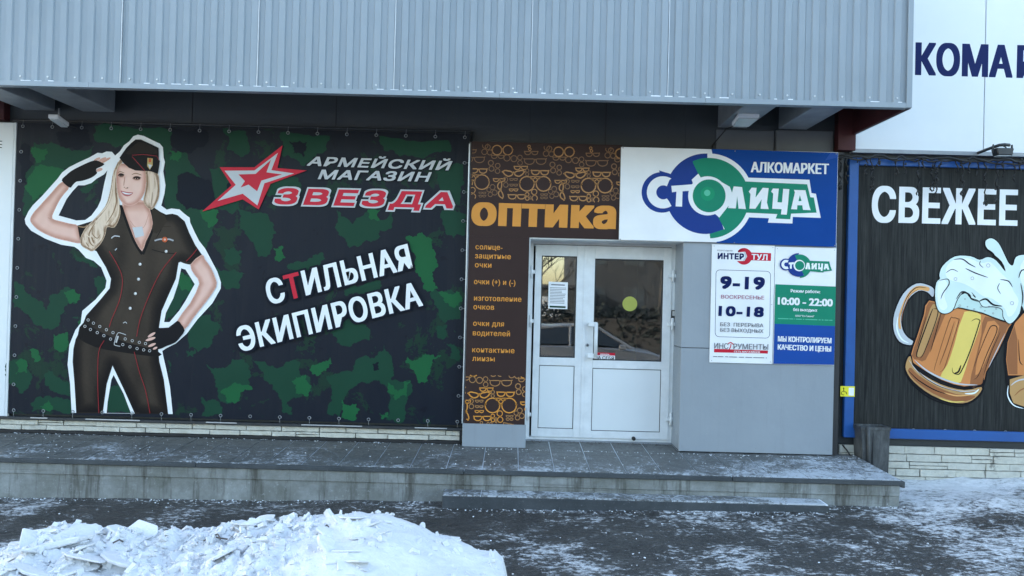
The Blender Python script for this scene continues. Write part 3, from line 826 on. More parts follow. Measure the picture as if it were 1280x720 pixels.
# reader on the right jamb
rd = thing('door_buzzer', 'small dark entry buzzer on the right jamb of the white door', 'buzzer', (dx(841, 393), YD - .02, PZ(841, 393, YD)))
ux, uz = PX(841.3, 393, YD - .02), PZ(841.3, 393, YD - .02)
box('housing', ux - .02, ux + .02, YD - .045, YD - .021, uz - .045, uz + .045, 'dark_metal', rd, .004)
box('faceplate', ux - .012, ux + .012, YD - .049, YD - .0455, uz - .015, uz + .035, 'zinc', rd, .001)
# stickers and notice in the glass
b_ = Board(YD - .0125)
i = Ink(b_); i.disc((787.3, 379.8), 9.2, 'yellow', 36)
MATS['ink_yellow_dot'] = MATS['dot_yellow']
i.names = ['ink_yellow_dot']
tag(i.build('round_sticker', None), 'round yellow sticker on the glass of the wide door leaf', 'sticker')
sg = thing('pull_sticker', 'small white and red pull sticker at the foot of the wide door glass', 'sticker', (dx(756, 446), YD - .0125, dz(446)))
i = Ink(b_); i.poly([(742, 443.5), (768.8, 444.2), (768.6, 450), (741.9, 449.4)], 'white'); i.poly([(744.5, 440.5), (768.9, 441.2), (768.8, 444.6), (744.4, 443.9)], 'red'); i.build('backing', sg)
i = Ink(b_); i.text('НА СЕБЯ', (743.2, 449.1), (767.4, 449.7), (743.3, 445.0), 'black', off=.03); i.text('дверь', (750, 443.7), (762, 444.0), (750, 441.4), 'white', off=.02); i.build('lettering', sg)
pn = thing('paper_notice', 'white printed paper notice taped inside the narrow door glass', 'notice', (dx(697, 370), YD, dz(370)))
YN = YD - .0125; b_ = Board(YN)
i = Ink(b_); i.poly([(685.8, 352), (709.8, 353), (709.2, 386.5), (685.2, 385.6)], 'white'); i.poly([(687, 382), (707, 382.8), (707, 385.2), (687, 384.4)], 'camo_mid'); i.build('sheet', pn)
rr = random.Random(2); i = Ink(b_); i.poly([(689, 355), (706, 355.7), (706, 357.2), (689, 356.5)], 'grey_text', up=False)
for k in range(11):
    v = 359.2 + k * 1.9; e = rr.uniform(702, 708); i.poly([(687.5, v), (e, v + .55), (e, v + 1.25), (687.5, v + .7)], 'grey_text', up=False)
i.build('printed_lines', pn)

# ------------------------------------------------------------------ ARMY BANNER
YB = YR
XB0, XB1 = PX(16, 335, YB), PX(582.5, 350, YB); ZB0, ZB1 = PZ(295, 524.2, YB), PZ(305, 160.5, YB)
ban = thing('army_banner', 'large camouflage banner with a saluting blonde woman and a red star, left of the door', 'banner', (XB0, YB, ZB0))
box('vinyl_sheet', XB0, XB1, YB, YB + .006, ZB0, ZB1, 'banner_vinyl', ban, 0)
box('mount_board', XB0 + .02, XB1 - .02, YB + .0065, YW - .002, ZB0 + .03, ZB1 - .03, 'gasket', ban, 0)
tube('top_rail', [(XB0 - .05, YB + .01, ZB1 + .028), (XB1 + .03, YB + .01, ZB1 + .028)], .012, 'dark_metal', ban, 8)
tube('side_rail', [(XB1 + .022, YB + .01, ZB1 + .03), (XB1 + .022, YB + .01, ZB0 - .04)], .012, 'dark_metal', ban, 8)
bd = Board(YB)
cam_i = Ink(bd); rnd = random.Random(21)
mid = [[(42, 178), (58, 180), (92, 188), (118, 182), (112, 200), (80, 210), (85, 225), (70, 240), (62, 255), (44, 268), (30, 270), (28, 250), (36, 232), (31, 215), (44, 205), (38, 192)],
       [(118, 158), (165, 160), (222, 160), (215, 185), (200, 196), (160, 182), (140, 182), (118, 174)],
       [(205, 195), (235, 185), (245, 215), (262, 240), (262, 258), (266, 285), (262, 300), (248, 330), (236, 300), (228, 275), (208, 262), (203, 230)],
       [(262, 210), (300, 212), (305, 240), (300, 262), (290, 268), (262, 262)],
       [(278, 160), (308, 165), (312, 190), (300, 200), (284, 188)], [(350, 166), (413, 170), (405, 190), (380, 208), (355, 196)],
       [(473, 170), (560, 175), (562, 190), (530, 198), (500, 196), (480, 188)], [(540, 200), (578, 205), (580, 230), (575, 255), (550, 240)],
       [(296, 262), (335, 268), (345, 290), (338, 318), (322, 320), (312, 300), (300, 285)],
       [(421, 262), (440, 280), (460, 262), (480, 275), (492, 255), (490, 285), (474, 288), (470, 300), (455, 302), (437, 310), (425, 295), (420, 280)],
       [(540, 360), (560, 362), (578, 370), (576, 400), (555, 403), (546, 385)], [(553, 263), (583, 268), (582, 292), (568, 298), (556, 285)],
       [(280, 312), (292, 309), (303, 314), (300, 326), (284, 328)], [(268, 334), (290, 338), (306, 342), (300, 355), (288, 362), (276, 350)],
       [(360, 330), (384, 326), (404, 316), (408, 324), (385, 338), (362, 338)],
       [(240, 400), (262, 393), (275, 405), (265, 425), (248, 440), (240, 425)],
       [(258, 455), (275, 460), (290, 449), (312, 457), (310, 475), (315, 485), (300, 490), (298, 502), (285, 505), (272, 495), (270, 480)],
       [(252, 496), (270, 500), (278, 516), (252, 520)],
       [(315, 450), (345, 460), (370, 450), (375, 468), (388, 475), (390, 490), (370, 498), (358, 505), (366, 519), (352, 514), (345, 490), (330, 475)],
       [(407, 470), (440, 465), (455, 445), (470, 445), (480, 430), (490, 450), (489, 475), (500, 478), (512, 475), (510, 495), (506, 524), (482, 524), (488, 500), (478, 480), (455, 478), (435, 490), (424, 522), (411, 518), (410, 510), (415, 490)],
       [(415, 415), (430, 402), (440, 395), (455, 405), (462, 425), (440, 432), (420, 428)], [(430, 364), (455, 356), (476, 352), (474, 362), (450, 368), (432, 370)],
       [(546, 408), (560, 406), (558, 420), (550, 423)], [(558, 430), (570, 433), (575, 448), (562, 446)],
       [(18, 352), (30, 355), (42, 372), (58, 388), (62, 372), (75, 365), (85, 358), (100, 372), (95, 380), (80, 385), (75, 400), (60, 410), (40, 400), (18, 385)],
       [(117, 348), (130, 346), (130, 372), (120, 376)], [(80, 392), (98, 396), (105, 410), (98, 412), (86, 404)],
       [(11, 450), (30, 452), (40, 470), (36, 482), (25, 492), (12, 480)], [(55, 468), (66, 464), (88, 478), (88, 496), (68, 490), (56, 480)],
       [(38, 505), (60, 495), (88, 500), (90, 516), (40, 515)], [(236, 395), (252, 390), (268, 402), (262, 418), (246, 438), (236, 436)], [(93, 314), (108, 320), (122, 335), (112, 332), (98, 326)],
       [(207, 350), (243, 340), (243, 360), (226, 386), (208, 402)], [(134, 480), (150, 482), (163, 515), (136, 515)], [(100, 236), (124, 224), (116, 236), (102, 242)], [(330, 215), (372, 222), (378, 240), (356, 250), (332, 244)],
       [(210, 450), (214, 455), (216, 466), (210, 466)], [(233, 438), (243, 436), (242, 446), (232, 446)]]
bright = [[(44, 208), (84, 214), (78, 230), (60, 246), (40, 250), (34, 230)], [(40, 184), (60, 184), (56, 200), (44, 204)], [(250, 258), (272, 262), (270, 280), (262, 285)], [(507, 297), (525, 291), (541, 300), (546, 325), (540, 345), (548, 362), (530, 362), (519, 340), (515, 315)],
          [(548, 365), (570, 364), (578, 372), (572, 382), (556, 378)], [(341, 310), (354, 308), (357, 322), (344, 326)], [(272, 488), (290, 480), (312, 482), (316, 486), (300, 491), (296, 503), (285, 504)],
          [(365, 476), (382, 468), (390, 482), (386, 494), (368, 492)], [(390, 456), (405, 452), (413, 447), (410, 460), (398, 470), (390, 468)],
          [(428, 500), (440, 505), (450, 512), (446, 523), (425, 523)], [(485, 478), (498, 490), (504, 478), (514, 476), (508, 496), (494, 500), (484, 490)],
          [(510, 445), (520, 450), (535, 443), (552, 445), (540, 455), (535, 475), (522, 478), (512, 460)], [(67, 418), (85, 415), (88, 430), (76, 440), (67, 432)],
          [(80, 364), (94, 361), (101, 374), (88, 380)], [(37, 438), (48, 437), (51, 446), (43, 453)], [(18, 452), (34, 454), (34, 466), (20, 468)], [(50, 508), (60, 500), (66, 512), (54, 514)],
          [(225, 337), (240, 350), (240, 364), (222, 356)], [(460, 262), (476, 262), (474, 276), (463, 274)], [(100, 396), (104, 404), (98, 408)], [(236, 248), (244, 230), (250, 250), (244, 262)], [(212, 188), (226, 188), (224, 202), (213, 200)], [(474, 517), (486, 515), (486, 523), (476, 523)]]
black = [[(222, 222), (240, 216), (262, 225), (270, 250), (258, 262), (232, 262), (220, 245)], [(70, 166), (110, 162), (116, 180), (96, 188), (76, 182)], [(210, 162), (255, 162), (258, 180), (236, 192), (214, 182)],
         [(362, 176), (384, 178), (380, 196), (366, 192)], [(288, 218), (300, 230), (296, 248), (284, 240)], [(466, 454), (473, 452), (474, 462), (467, 462)], [(28, 180), (38, 182), (42, 206), (32, 230), (26, 226)]]
for L_, m_ in ((mid, 'camo_mid'), (bright, 'camo_bright'), (black, 'camo_black')):
    for q in L_: cam_i.poly(jag(q, 4.6, 4, rnd), m_, up=False); bd.n += .25
tag(cam_i.build('camouflage_print', ban), kind='stuff')

# the printed woman -------------------------------------------------
w = Ink(bd)
outer = [(89.7, 516), (87.8, 480), (84.6, 455.6), (86.9, 431), (94.4, 412.5), (101, 404), (103, 388.6), (119.6, 374.4), (131.9, 360), (133.3, 350.8), (126.7, 334.3), (117.2, 326), (107.8, 322.5), (98.3, 311.9), (93.3, 308.5), (76.7, 306), (56.7, 298.3), (38.9, 288.3), (32.2, 280), (31.1, 273.9), (35.6, 264.4), (41, 256.7), (52.2, 245.6), (72.2, 223.3), (77.8, 215.6), (86.7, 208.9), (98.9, 202.8), (112.2, 196.7), (122.2, 191), (127.8, 191.7), (133.3, 189.4), (140, 189.8), (144, 194.5), (150, 189.2), (155, 181.7), (161.7, 176.7), (166.7, 170.4), (172.5, 168.3), (180, 170), (190, 175), (200, 179.6), (203.8, 184.2), (204.6, 196.7), (206.3, 202.5), (204.2, 214.2), (207, 231.7), (205.8, 241.7), (201.7, 257), (208.5, 262), (214.4, 260.6), (224.4, 261.7), (230, 266.7), (237.2, 272.2), (237.8, 277.8), (243.3, 290), (248.9, 301), (256.7, 311), (264.4, 325.6), (271.7, 339.4), (276.3, 353), (276, 360.6), (265.6, 379), (247.3, 398.8), (233.5, 417.2), (219.8, 429.4), (209, 434.7), (203, 438.6), (204, 444.4), (207.9, 461.3), (212.6, 483.8), (216, 517.5)]
hole1 = [(134.4, 213), (130, 218.3), (121, 223.3), (114.4, 228.9), (105.6, 231.7), (97.8, 231.7), (91, 238.9), (83.3, 248.9), (78.3, 259.4), (73.3, 269.4), (95.6, 275.6), (106.7, 275), (114.4, 269.4), (122.2, 258.9), (126.3, 250), (130.6, 229)]
hole2 = [(226.6, 335.4), (232, 336.9), (243.5, 355.2), (232, 375.9), (224.3, 388), (212, 402.6), (205.2, 402.6), (207.5, 391), (216.7, 372.8), (222.8, 354.5)]
legs = [(142.2, 468.8), (154.5, 492), (163.8, 516.5), (133.4, 516.2), (134.7, 502.6), (139.4, 474.4)]
w.poly(outer, 'white', holes=[hole1, hole2, legs])
skinL = [(77.8, 227.2), (86.5, 234), (80, 243), (74.4, 251), (69, 262), (65.6, 272.8), (76.7, 276.7), (88, 279.5), (97.5, 282.2), (101.5, 295.6), (101, 304.2), (85.6, 301.7), (67.8, 297.2), (50, 288.9), (40.6, 280.6), (37.8, 273.9), (42.2, 265.6), (47.8, 259.4), (63.3, 242.2)]
w.poly(skinL, 'skin', sm=3); w.shade(skinL, (.47, .235, .175), (.64, .38, .305), (.74, .49, .41), 8.5)
w.stroke([(60, 272), (66, 275), (74, 277.5)], 1.6, 'skin_lo', taper=True)
for a, b, ww in (((117, 202), (125.5, 197.4), 3.2), ((121, 203.5), (133, 197), 3.2), ((124, 205.5), (138.3, 197.2), 3.4), ((120.5, 214), (128.3, 211.2), 4)):
    w.stroke([a, ((a[0] + b[0]) / 2, (a[1] + b[1]) / 2 - .4), b], ww, 'skin', taper=True)
w.stroke([(124, 205), (137, 198.6)], .7, 'skin_lo', sm=0)
gl = [(77.5, 225.8), (83, 219), (90, 213.3), (101, 207.5), (113.3, 202), (121, 200.6), (128, 203.5), (130.6, 205.5), (126, 208.6), (121, 211), (120.5, 214), (121.5, 216.7), (114.4, 222.2), (103.3, 226), (95.6, 227.2), (91, 231.5), (87.3, 234.6)]
w.poly(gl, 'cloth_lo', sm=3)
# far shoulder, torso and legs
tor = [(147, 256), (135, 262), (120, 275), (97, 282), (101, 304), (120.8, 314.2), (132.6, 334.3), (138.9, 348.5), (137.3, 360.3), (126.7, 373.3), (107.8, 394.5), (103, 407.5), (94.8, 424), (92.0, 436), (91, 452), (93.4, 480), (95.5, 516.3), (128.6, 516.6), (133.6, 480), (140.9, 457), (156.3, 489.4), (168.7, 517), (210.4, 517.4), (205, 474.4), (199.4, 452), (198.0, 438), (197, 425), (198.9, 409.5), (202.2, 388.6), (211.6, 367.3), (220, 348.5), (223.4, 328.4), (227, 326.7), (237.6, 330.8), (253, 319), (244.4, 306.7), (236.7, 291), (231, 276.7), (222, 268.9), (215.6, 267.2), (207.8, 268.3), (201, 265), (192, 259), (180, 258)]
w.poly(tor, 'cloth'); w.shade(tor, (.006, .005, .006), (.020, .015, .0125), (.048, .036, .027), 17, cell=1.6, amp=.42, ns=(.05, .022), sm=1)
w.poly([(100, 424), (98, 416), (104, 404), (124, 414), (158, 428), (196, 438), (198, 446), (150, 440), (120, 434)], 'cloth_lo', sm=2)
w.stroke([(196, 262), (206, 272), (203, 284), (194, 300)], 1.2, 'cloth_lo', taper=True); w.stroke([(190, 283), (214, 283)], 1, 'cloth_hi', sm=0)
w.stroke([(190, 312), (206, 316), (219, 317)], 1.1, 'cloth_lo'); w.stroke([(226, 327), (240, 329), (251, 318)], 2.6, 'cloth_hi', taper=True)
# neck and chest
w.poly([(153, 254), (156.7, 272.2), (162.2, 284.4), (168.9, 301), (177.8, 314), (182.5, 302), (190, 286.7), (191, 277.8), (187.8, 262.2), (183.3, 254), (176, 250)], 'skin', sm=2)
w.shade([(154, 256), (156.7, 272.2), (162.2, 284.4), (168.9, 301), (177.8, 313.5), (182.5, 302), (190, 286.7), (191, 277.8), (187.8, 262.2), (183.3, 254), (176, 252)], (.47, .235, .175), (.64, .38, .305), (.74, .49, .41), 7, extra=lambda x, y: -.5 * max(0, 1 - abs(y - 259) / 7) - .3 * max(0, 1 - abs(y - 306) / 8))
w.stroke([(163, 276), (170, 284), (180, 284), (186, 268)], .6, 'skin_lo'); w.stroke([(172, 300), (178, 312)], 1.6, 'skin_lo', taper=True)
w.poly([(165.8, 284.5), (178, 283.2), (180.4, 294.5), (169.5, 297.4)], 'silver')
w.stroke([(152, 258), (158, 276), (168, 302), (178, 318)], 3.2, 'cloth_lo', sm=3); w.stroke([(191, 262), (193, 278), (190, 290), (179, 318)], 3.0, 'cloth_lo', sm=3)
w.poly([(190, 262), (201, 266), (209, 276), (196, 292), (190, 286), (192, 276)], 'cloth_hi', sm=2)
# face
w.poly([(147, 206), (145.6, 221), (146.6, 236), (149, 247), (154.2, 254.6), (160, 257.6), (166, 257), (173.3, 253), (180, 243), (182.6, 233), (183.5, 214), (175, 208), (160, 205)], 'skin', sm=3)
w.shade([(147, 206), (145.8, 221), (146.8, 236), (149.4, 247), (154.4, 254.2), (160, 257.2), (166, 256.6), (173.3, 252.6), (179.6, 243), (182.3, 233), (183.2, 214), (175, 208), (160, 205)], (.50, .25, .19), (.66, .39, .32), (.76, .52, .44), 7, cell=.8, amp=.08, extra=lambda x, y: .30 * math.exp(-((x - 172) ** 2 + (y - 233) ** 2) / 22) + .30 * math.exp(-((x - 158) ** 2 + (y - 227) ** 2) / 14) + .25 * math.exp(-((x - 160) ** 2 + (y - 252) ** 2) / 9) - .35 * math.exp(-((x - 154) ** 2 + (y - 221) ** 2) / 12) - .30 * math.exp(-((x - 171) ** 2 + (y - 224) ** 2) / 16) - .2 * max(0, (x - 177) / 6))
w.stroke([(156.6, 220.5), (155.6, 227), (155, 232.5)], 1.3, 'skin_lo', taper=True); w.stroke([(155, 234), (158.5, 235.8), (161.6, 234.4)], 1.0, 'skin_lo', taper=True)
w.disc((159.4, 234.7), .65, 'eye'); w.disc((155.6, 234), .45, 'eye')
for cx, cy, rx in ((151.6, 219.4, 4.0), (171.2, 223.0, 5.2)):
    w.disc((cx, cy), rx, 'skin_lo', ry=2.9, rot=.06); w.disc((cx, cy - .3), rx * .86, 'eye', ry=1.9, rot=.08); w.disc((cx - .1, cy + .3), rx * .42, 'skin_hi', ry=.6); w.disc((cx - .1, cy + .1), 1.1, 'eye')
    w.stroke([(cx - rx, cy + .5), (cx - rx * .4, cy - 1.9), (cx + rx * .4, cy - 1.9), (cx + rx * 1.12, cy - .4)], 1.0, 'black', taper=True)
w.stroke([(147.8, 216.4), (150.5, 214.6), (156, 216.4)], 1.0, 'hair_lo', taper=True); w.stroke([(165, 218.7), (170, 216.8), (178, 219.2)], 1.1, 'hair_lo', taper=True)
w.poly([(151.2, 238.4), (155, 239.2), (158, 239.8), (162, 240.4), (166.8, 240.9), (164, 244.2), (159.6, 245.6), (155, 244.2), (152.6, 241.4)], 'lip', sm=3)
w.poly([(153, 239.9), (157, 241), (162, 241.9), (165.6, 241.5), (162, 243.2), (157, 242.7), (154.4, 241.4)], 'white', sm=3)

# hair
w.poly([(151, 199), (144.2, 210), (140.8, 220.8), (138.3, 237.5), (131.7, 258.3), (115.6, 276.7), (107.8, 284.4), (101, 297.8), (102, 306.7), (110, 312), (116.7, 313.9), (126.7, 304.4), (132.2, 293.3), (134.5, 284), (143.3, 284.5), (149, 275), (151, 264), (148.5, 250), (146.5, 236), (145.4, 222), (147.5, 210), (153, 204)], 'hair', sm=3)
w.shade([(151, 199), (144.2, 210), (140.8, 220.8), (138.3, 237.5), (131.7, 258.3), (115.6, 276.7), (107.8, 284.4), (101, 297.8), (102, 306.7), (110, 312), (116.7, 313.9), (126.7, 304.4), (132.2, 293.3), (134.5, 284), (143.3, 284.5), (149, 275), (151, 264), (148.5, 250), (146.5, 236), (145.4, 222), (147.5, 210), (153, 204)], (.20, .12, .075), (.48, .34, .235), (.72, .58, .45), 5, cell=.8, amp=.75, ns=(.42, .09))
w.poly([(183, 212), (197, 216), (199.8, 231.7), (199, 246.7), (194.5, 257), (190, 262), (184, 259), (179.5, 251), (182, 240), (183.6, 228)], 'hair', sm=3)
w.shade([(183, 212), (197, 216), (199.8, 231.7), (199, 246.7), (194.5, 257), (190, 262), (184, 259), (179.5, 251), (182, 240), (183.6, 228)], (.22, .14, .09), (.50, .36, .26), (.70, .56, .45), 5, cell=.8, amp=.6, ns=(.45, .07))
for q, ww, mm in (([(149, 205), (145, 216), (143.5, 232), (142, 246), (134, 262), (122, 276), (112, 290), (110, 300)], 2.4, 'hair_hi'), ([(145, 222), (144.6, 238), (146, 252), (142, 266), (133, 280)], 1.6, 'hair_lo'),
                  ([(143, 214), (140.6, 236), (135, 256), (121, 273)], 1.6, 'hair_hi'), ([(147, 240), (149, 256), (147, 270), (139, 281)], 2.2, 'hair_hi'), ([(150, 256), (148.6, 272), (142, 282), (135, 281)], .9, 'hair_lo'),
                  ([(120, 278), (112, 292), (113, 303), (118, 308)], 2.0, 'hair_lo'), ([(124, 280), (129, 290), (126, 300), (119, 306)], 2.2, 'hair_hi'), ([(117, 284), (116, 292), (122, 298), (126, 293)], 1.2, 'hair_lo'), ([(104, 296), (108, 306), (116, 311)], 1.6, 'hair_hi'),
                  ([(106, 292), (112, 296), (119, 300)], 1.4, 'hair_hi'), ([(115, 296), (118, 304)], 2.2, 'hair_lo'), ([(108, 303), (112, 309)], 1.2, 'hair_lo'), ([(98, 283), (106, 284), (110, 281)], 1.6, 'hair_lo'),
                  ([(148, 203), (146, 212)], 1.2, 'hair_lo'), ([(188, 218), (190, 236), (188, 254)], 3.4, 'hair_hi'), ([(194, 219), (196.6, 236), (193, 254)], 1.8, 'hair_hi'), ([(184, 216), (184.4, 232), (181.4, 248)], 1.6, 'hair_lo'), ([(191, 240), (190, 258)], .8, 'hair_lo'), ([(198, 226), (198.2, 244), (192, 259)], 1.0, 'hair_lo')):
    w.stroke(q, ww, mm, taper=True)
# cap
w.poly([(150, 197.5), (159, 184.6), (164.5, 179), (170, 174.6), (176.7, 174.6), (188.3, 180), (198.8, 185), (199, 200), (200.4, 201.5), (198, 217.5), (188.3, 214), (180, 213.8), (170, 213.3), (161.7, 210), (154.2, 203.3)], 'cloth_lo')
w.poly([(158, 192), (170, 180), (178, 178), (196, 187), (196, 193), (180, 191.6), (166, 193)], 'cloth', sm=2)
w.stroke([(165.8, 194.2), (180, 193.3), (196.7, 195.4), (199, 200)], .7, 'pipe_red', sm=0); w.stroke([(165.8, 196), (173, 204), (181.5, 213.4)], .7, 'pipe_red', sm=0)
w.poly([(185, 197.5), (191.6, 198.4), (191.4, 207), (187.8, 212.4), (184.6, 208)], 'badge_gold'); w.poly([(186.6, 198.4), (190, 198.6), (189.6, 203), (186.4, 203)], 'badge'); w.poly([(185.4, 205.5), (190.8, 206.5), (187.8, 211.4)], 'silver')
# right forearm, glove, fingers
armR = [(252.8, 318.3), (256.5, 324), (264, 334.5), (270, 348.3), (270.5, 359), (256.5, 379), (241, 398.8), (231.2, 411.6), (222, 401), (238, 379), (249.6, 354.5), (244, 344), (238.4, 331)]
w.poly(armR, 'skin', sm=2); w.shade(armR, (.47, .235, .175), (.64, .38, .305), (.74, .49, .41), 8.5, sm=2)
w.poly([(222, 401), (227, 405), (231.4, 413), (226, 421), (219.8, 427.9), (209, 432.4), (198.3, 436.6), (194.6, 430), (193, 422), (195.3, 414), (198.3, 409.8), (211.3, 409.3)], 'black', sm=2)
# belt rings, buckle, piping, buttons
z5 = lambda p: (70 + p[0] / 5.333, 390 + p[1] / 5.333)
for p in ((218, 53), (254, 74), (296, 96), (340, 118), (384, 137), (465, 179), (512, 191), (559, 202), (600, 210), (197, 95), (234, 116), (279, 137), (323, 157), (368, 180), (449, 217), (497, 232), (544, 243), (588, 252), (628, 258)):
    c = z5(p); w.stroke([(c[0] + 1.55 * math.cos(t * math.pi / 5), c[1] + 1.55 * math.sin(t * math.pi / 5)) for t in range(10)], .62, 'steel', sm=0, closed=True, up=False)
bd.n += 1
w.stroke([z5(p) for p in ((470, 152), (430, 138), (412, 146), (392, 208), (400, 222), (432, 228))], .8, 'steel', sm=2); w.stroke([z5(p) for p in ((418, 160), (404, 204))], 2.0, 'steel', sm=0)
w.stroke([z5(p) for p in ((452, 74), (466, 66), (476, 76))], 1.0, 'steel', sm=2)
for q in ([(137.3, 314.2), (149, 334.3), (153.8, 350.8), (150.3, 374.4), (140.8, 398), (137.3, 408.7)], [(131, 425.6), (124, 440.6), (123, 480), (124.4, 516)], [(221, 315.4), (202.2, 339), (188, 367.3), (176.2, 398), (171.5, 420.5)], [(168.5, 439.7), (175, 465), (182.5, 487.5), (188.2, 516.6)]):
    w.stroke(q, .75, 'pipe_red')
w.stroke([(233.3, 326.7), (240, 320), (247.2, 311)], .8, 'pipe_red')
for c in ((175.8, 330.3), (173.9, 349), (170, 367), (163.5, 385.3), (208.4, 314.3)): w.disc(c, 1.9, 'steel', 10, up=False)
bd.n += 1
for c in ((176.2, 329.8), (174.3, 348.5), (170.4, 366.5), (163.9, 384.8), (208.8, 313.8)): w.disc(c, .9, 'white', 8, up=False)
bd.n += 1
w.stroke([(194, 301), (201, 299), (207, 299.6), (212, 299), (217.6, 301)], 2.4, 'grey_text', sm=2); w.stroke([(194, 301), (201, 299), (207, 299.6), (212, 299), (217.6, 301)], .7, 'silver', sm=2)
w.disc((206.7, 299.6), 3.4, 'badge', 14); w.disc((206.7, 299.6), 1.4, 'skin_hi', 8)
w.stroke([(140, 298), (144, 295), (150.5, 295.8)], 1.3, 'silver', sm=2); w.stroke([(144.6, 313), (147, 310.6)], 1.2, 'silver', sm=0)
for a, b, ww in (((185.6, 421.3), (194.8, 415.6), 3.3), ((183, 425.6), (195, 421.8), 3.5), ((186.2, 433), (195.4, 429.2), 3.3), ((192, 436.4), (197.4, 433.8), 2.8)):
    w.stroke([a, ((a[0] * 2 + b[0]) / 3, (a[1] * 2 + b[1]) / 3), ((a[0] + b[0] * 2) / 3, (a[1] + b[1] * 2) / 3), b], ww, 'skin_hi', sm=2, taper=True)
tag(w.build('printed_woman', ban), 'saluting blonde woman in a dark olive uniform, cut out in white')

# star and lettering
i = Ink(bd); z3 = lambda L_: [(240 + a / 3, 150 + b / 3) for a, b in L_]
i.poly(z3([(341, 96), (322, 181), (432, 190), (296, 240), (252, 336), (192, 298), (40, 344), (150, 246), (106, 178), (236, 178)]), 'red')
i.poly(z3([(324, 124), (299, 189), (384, 201), (273, 238), (247, 321), (192, 277), (98, 304), (166, 244), (124, 191), (236, 190)]), 'silver')
i.poly(z3([(298, 150), (281, 197), (340, 205), (262, 228), (246, 268), (214, 243), (184, 254), (200, 230), (176, 205), (240, 203)]), 'red')
i.build('star_emblem', ban)
i = Ink(bd); i.text('АРМЕЙСКИЙ', (383.6, 207.4), (560.6, 213.3), (389.0, 195.9), 'silver', off=.03, sp=1.06, outline=('camo_black', .045)); i.build('lettering', ban)
i = Ink(bd); i.text('МАГАЗИН', (397.6, 224.2), (535, 227.5), (402.8, 212.3), 'silver', off=.03, sp=1.06, outline=('camo_black', .045)); i.build('lettering', ban)
i = Ink(bd); i.text('ЗВЕЗДА', (342, 255.4), (566, 261.0), (349, 235.2), 'red', off=.04, sp=1.20, outline=('silver', .07)); i.build('lettering', ban)
i = Ink(bd); i.text('СТИЛЬНАЯ', (337.3, 381.3), (516.5, 335.2), (330.4, 350.8), 'white', off=.014, emb=.65, sp=1.07, mats=([0, 1, 0, 0, 0, 0, 0, 0], ['white', 'red', 'white']), outline=('camo_black', .06)); i.build('lettering', ban)
i = Ink(bd); i.text('ЭКИПИРОВКА', (301.3, 440.0), (529.3, 381.9), (294.4, 409.6), 'white', off=.014, emb=.65, sp=1.07, outline=('camo_black', .06)); i.build('lettering', ban)
# eyelets and ties
bm = bmesh.new(); rings = []
for k in range(12):
    t = 2 * math.pi * k / 12; rings.append([bm.verts.new(((.014 + .0045 * math.cos(s)) * math.cos(t), -.004 + .003 * math.sin(s), (.014 + .0045 * math.cos(s)) * math.sin(t))) for s in (0, 2.1, 4.2)])
for k in range(12):
    a, b = rings[k], rings[(k + 1) % 12]
    for j in range(3): bm.faces.new((a[j], a[(j + 1) % 3], b[(j + 1) % 3], b[j]))
bmesh.ops.recalc_face_normals(bm, faces=bm.faces); ey_me = bm_mesh(bm, 'eyelet', True); proto = None
def eyelet(x, z, board, Y):
    global proto
    o = obj('eyelet', ey_me, board, 'steel_grey') if proto is None else copy_obj(proto, board); proto = proto or o
    o.location = (x, Y - .001, z); o.matrix_parent_inverse = Matrix.Translation(-board.location); return o
bmh = bmesh.new()
nx = 16; nzv = 10
for k in range(nx):
    x = XB0 + .06 + (XB1 - XB0 - .11) * k / (nx - 1)
    eyelet(x, ZB1 - .035, ban, YB); eyelet(x, ZB0 + .035, ban, YB)
    tube_bm(bmh, [(x, YB - .008, ZB1 - .03), (x + .004, YB - .008, ZB1 + .03)], .0018, 4)
    if k % 5 != 3: tube_bm(bmh, [(x, YB - .008, ZB0 + .03), (x + .003, YB - .008, ZB0 - .045)], .002, 4)
for k in range(1, nzv):
    z = ZB0 + (ZB1 - ZB0) * k / nzv; eyelet(XB0 + .05, z, ban, YB); eyelet(XB1 - .045, z, ban, YB)
    tube_bm(bmh, [(XB1 - .04, YB - .008, z), (XB1 + .02, YB - .008, z)], .003, 4)
tag(obj('ties', bm_mesh(bmh, 'ties'), ban, 'steel_grey'), kind='stuff')
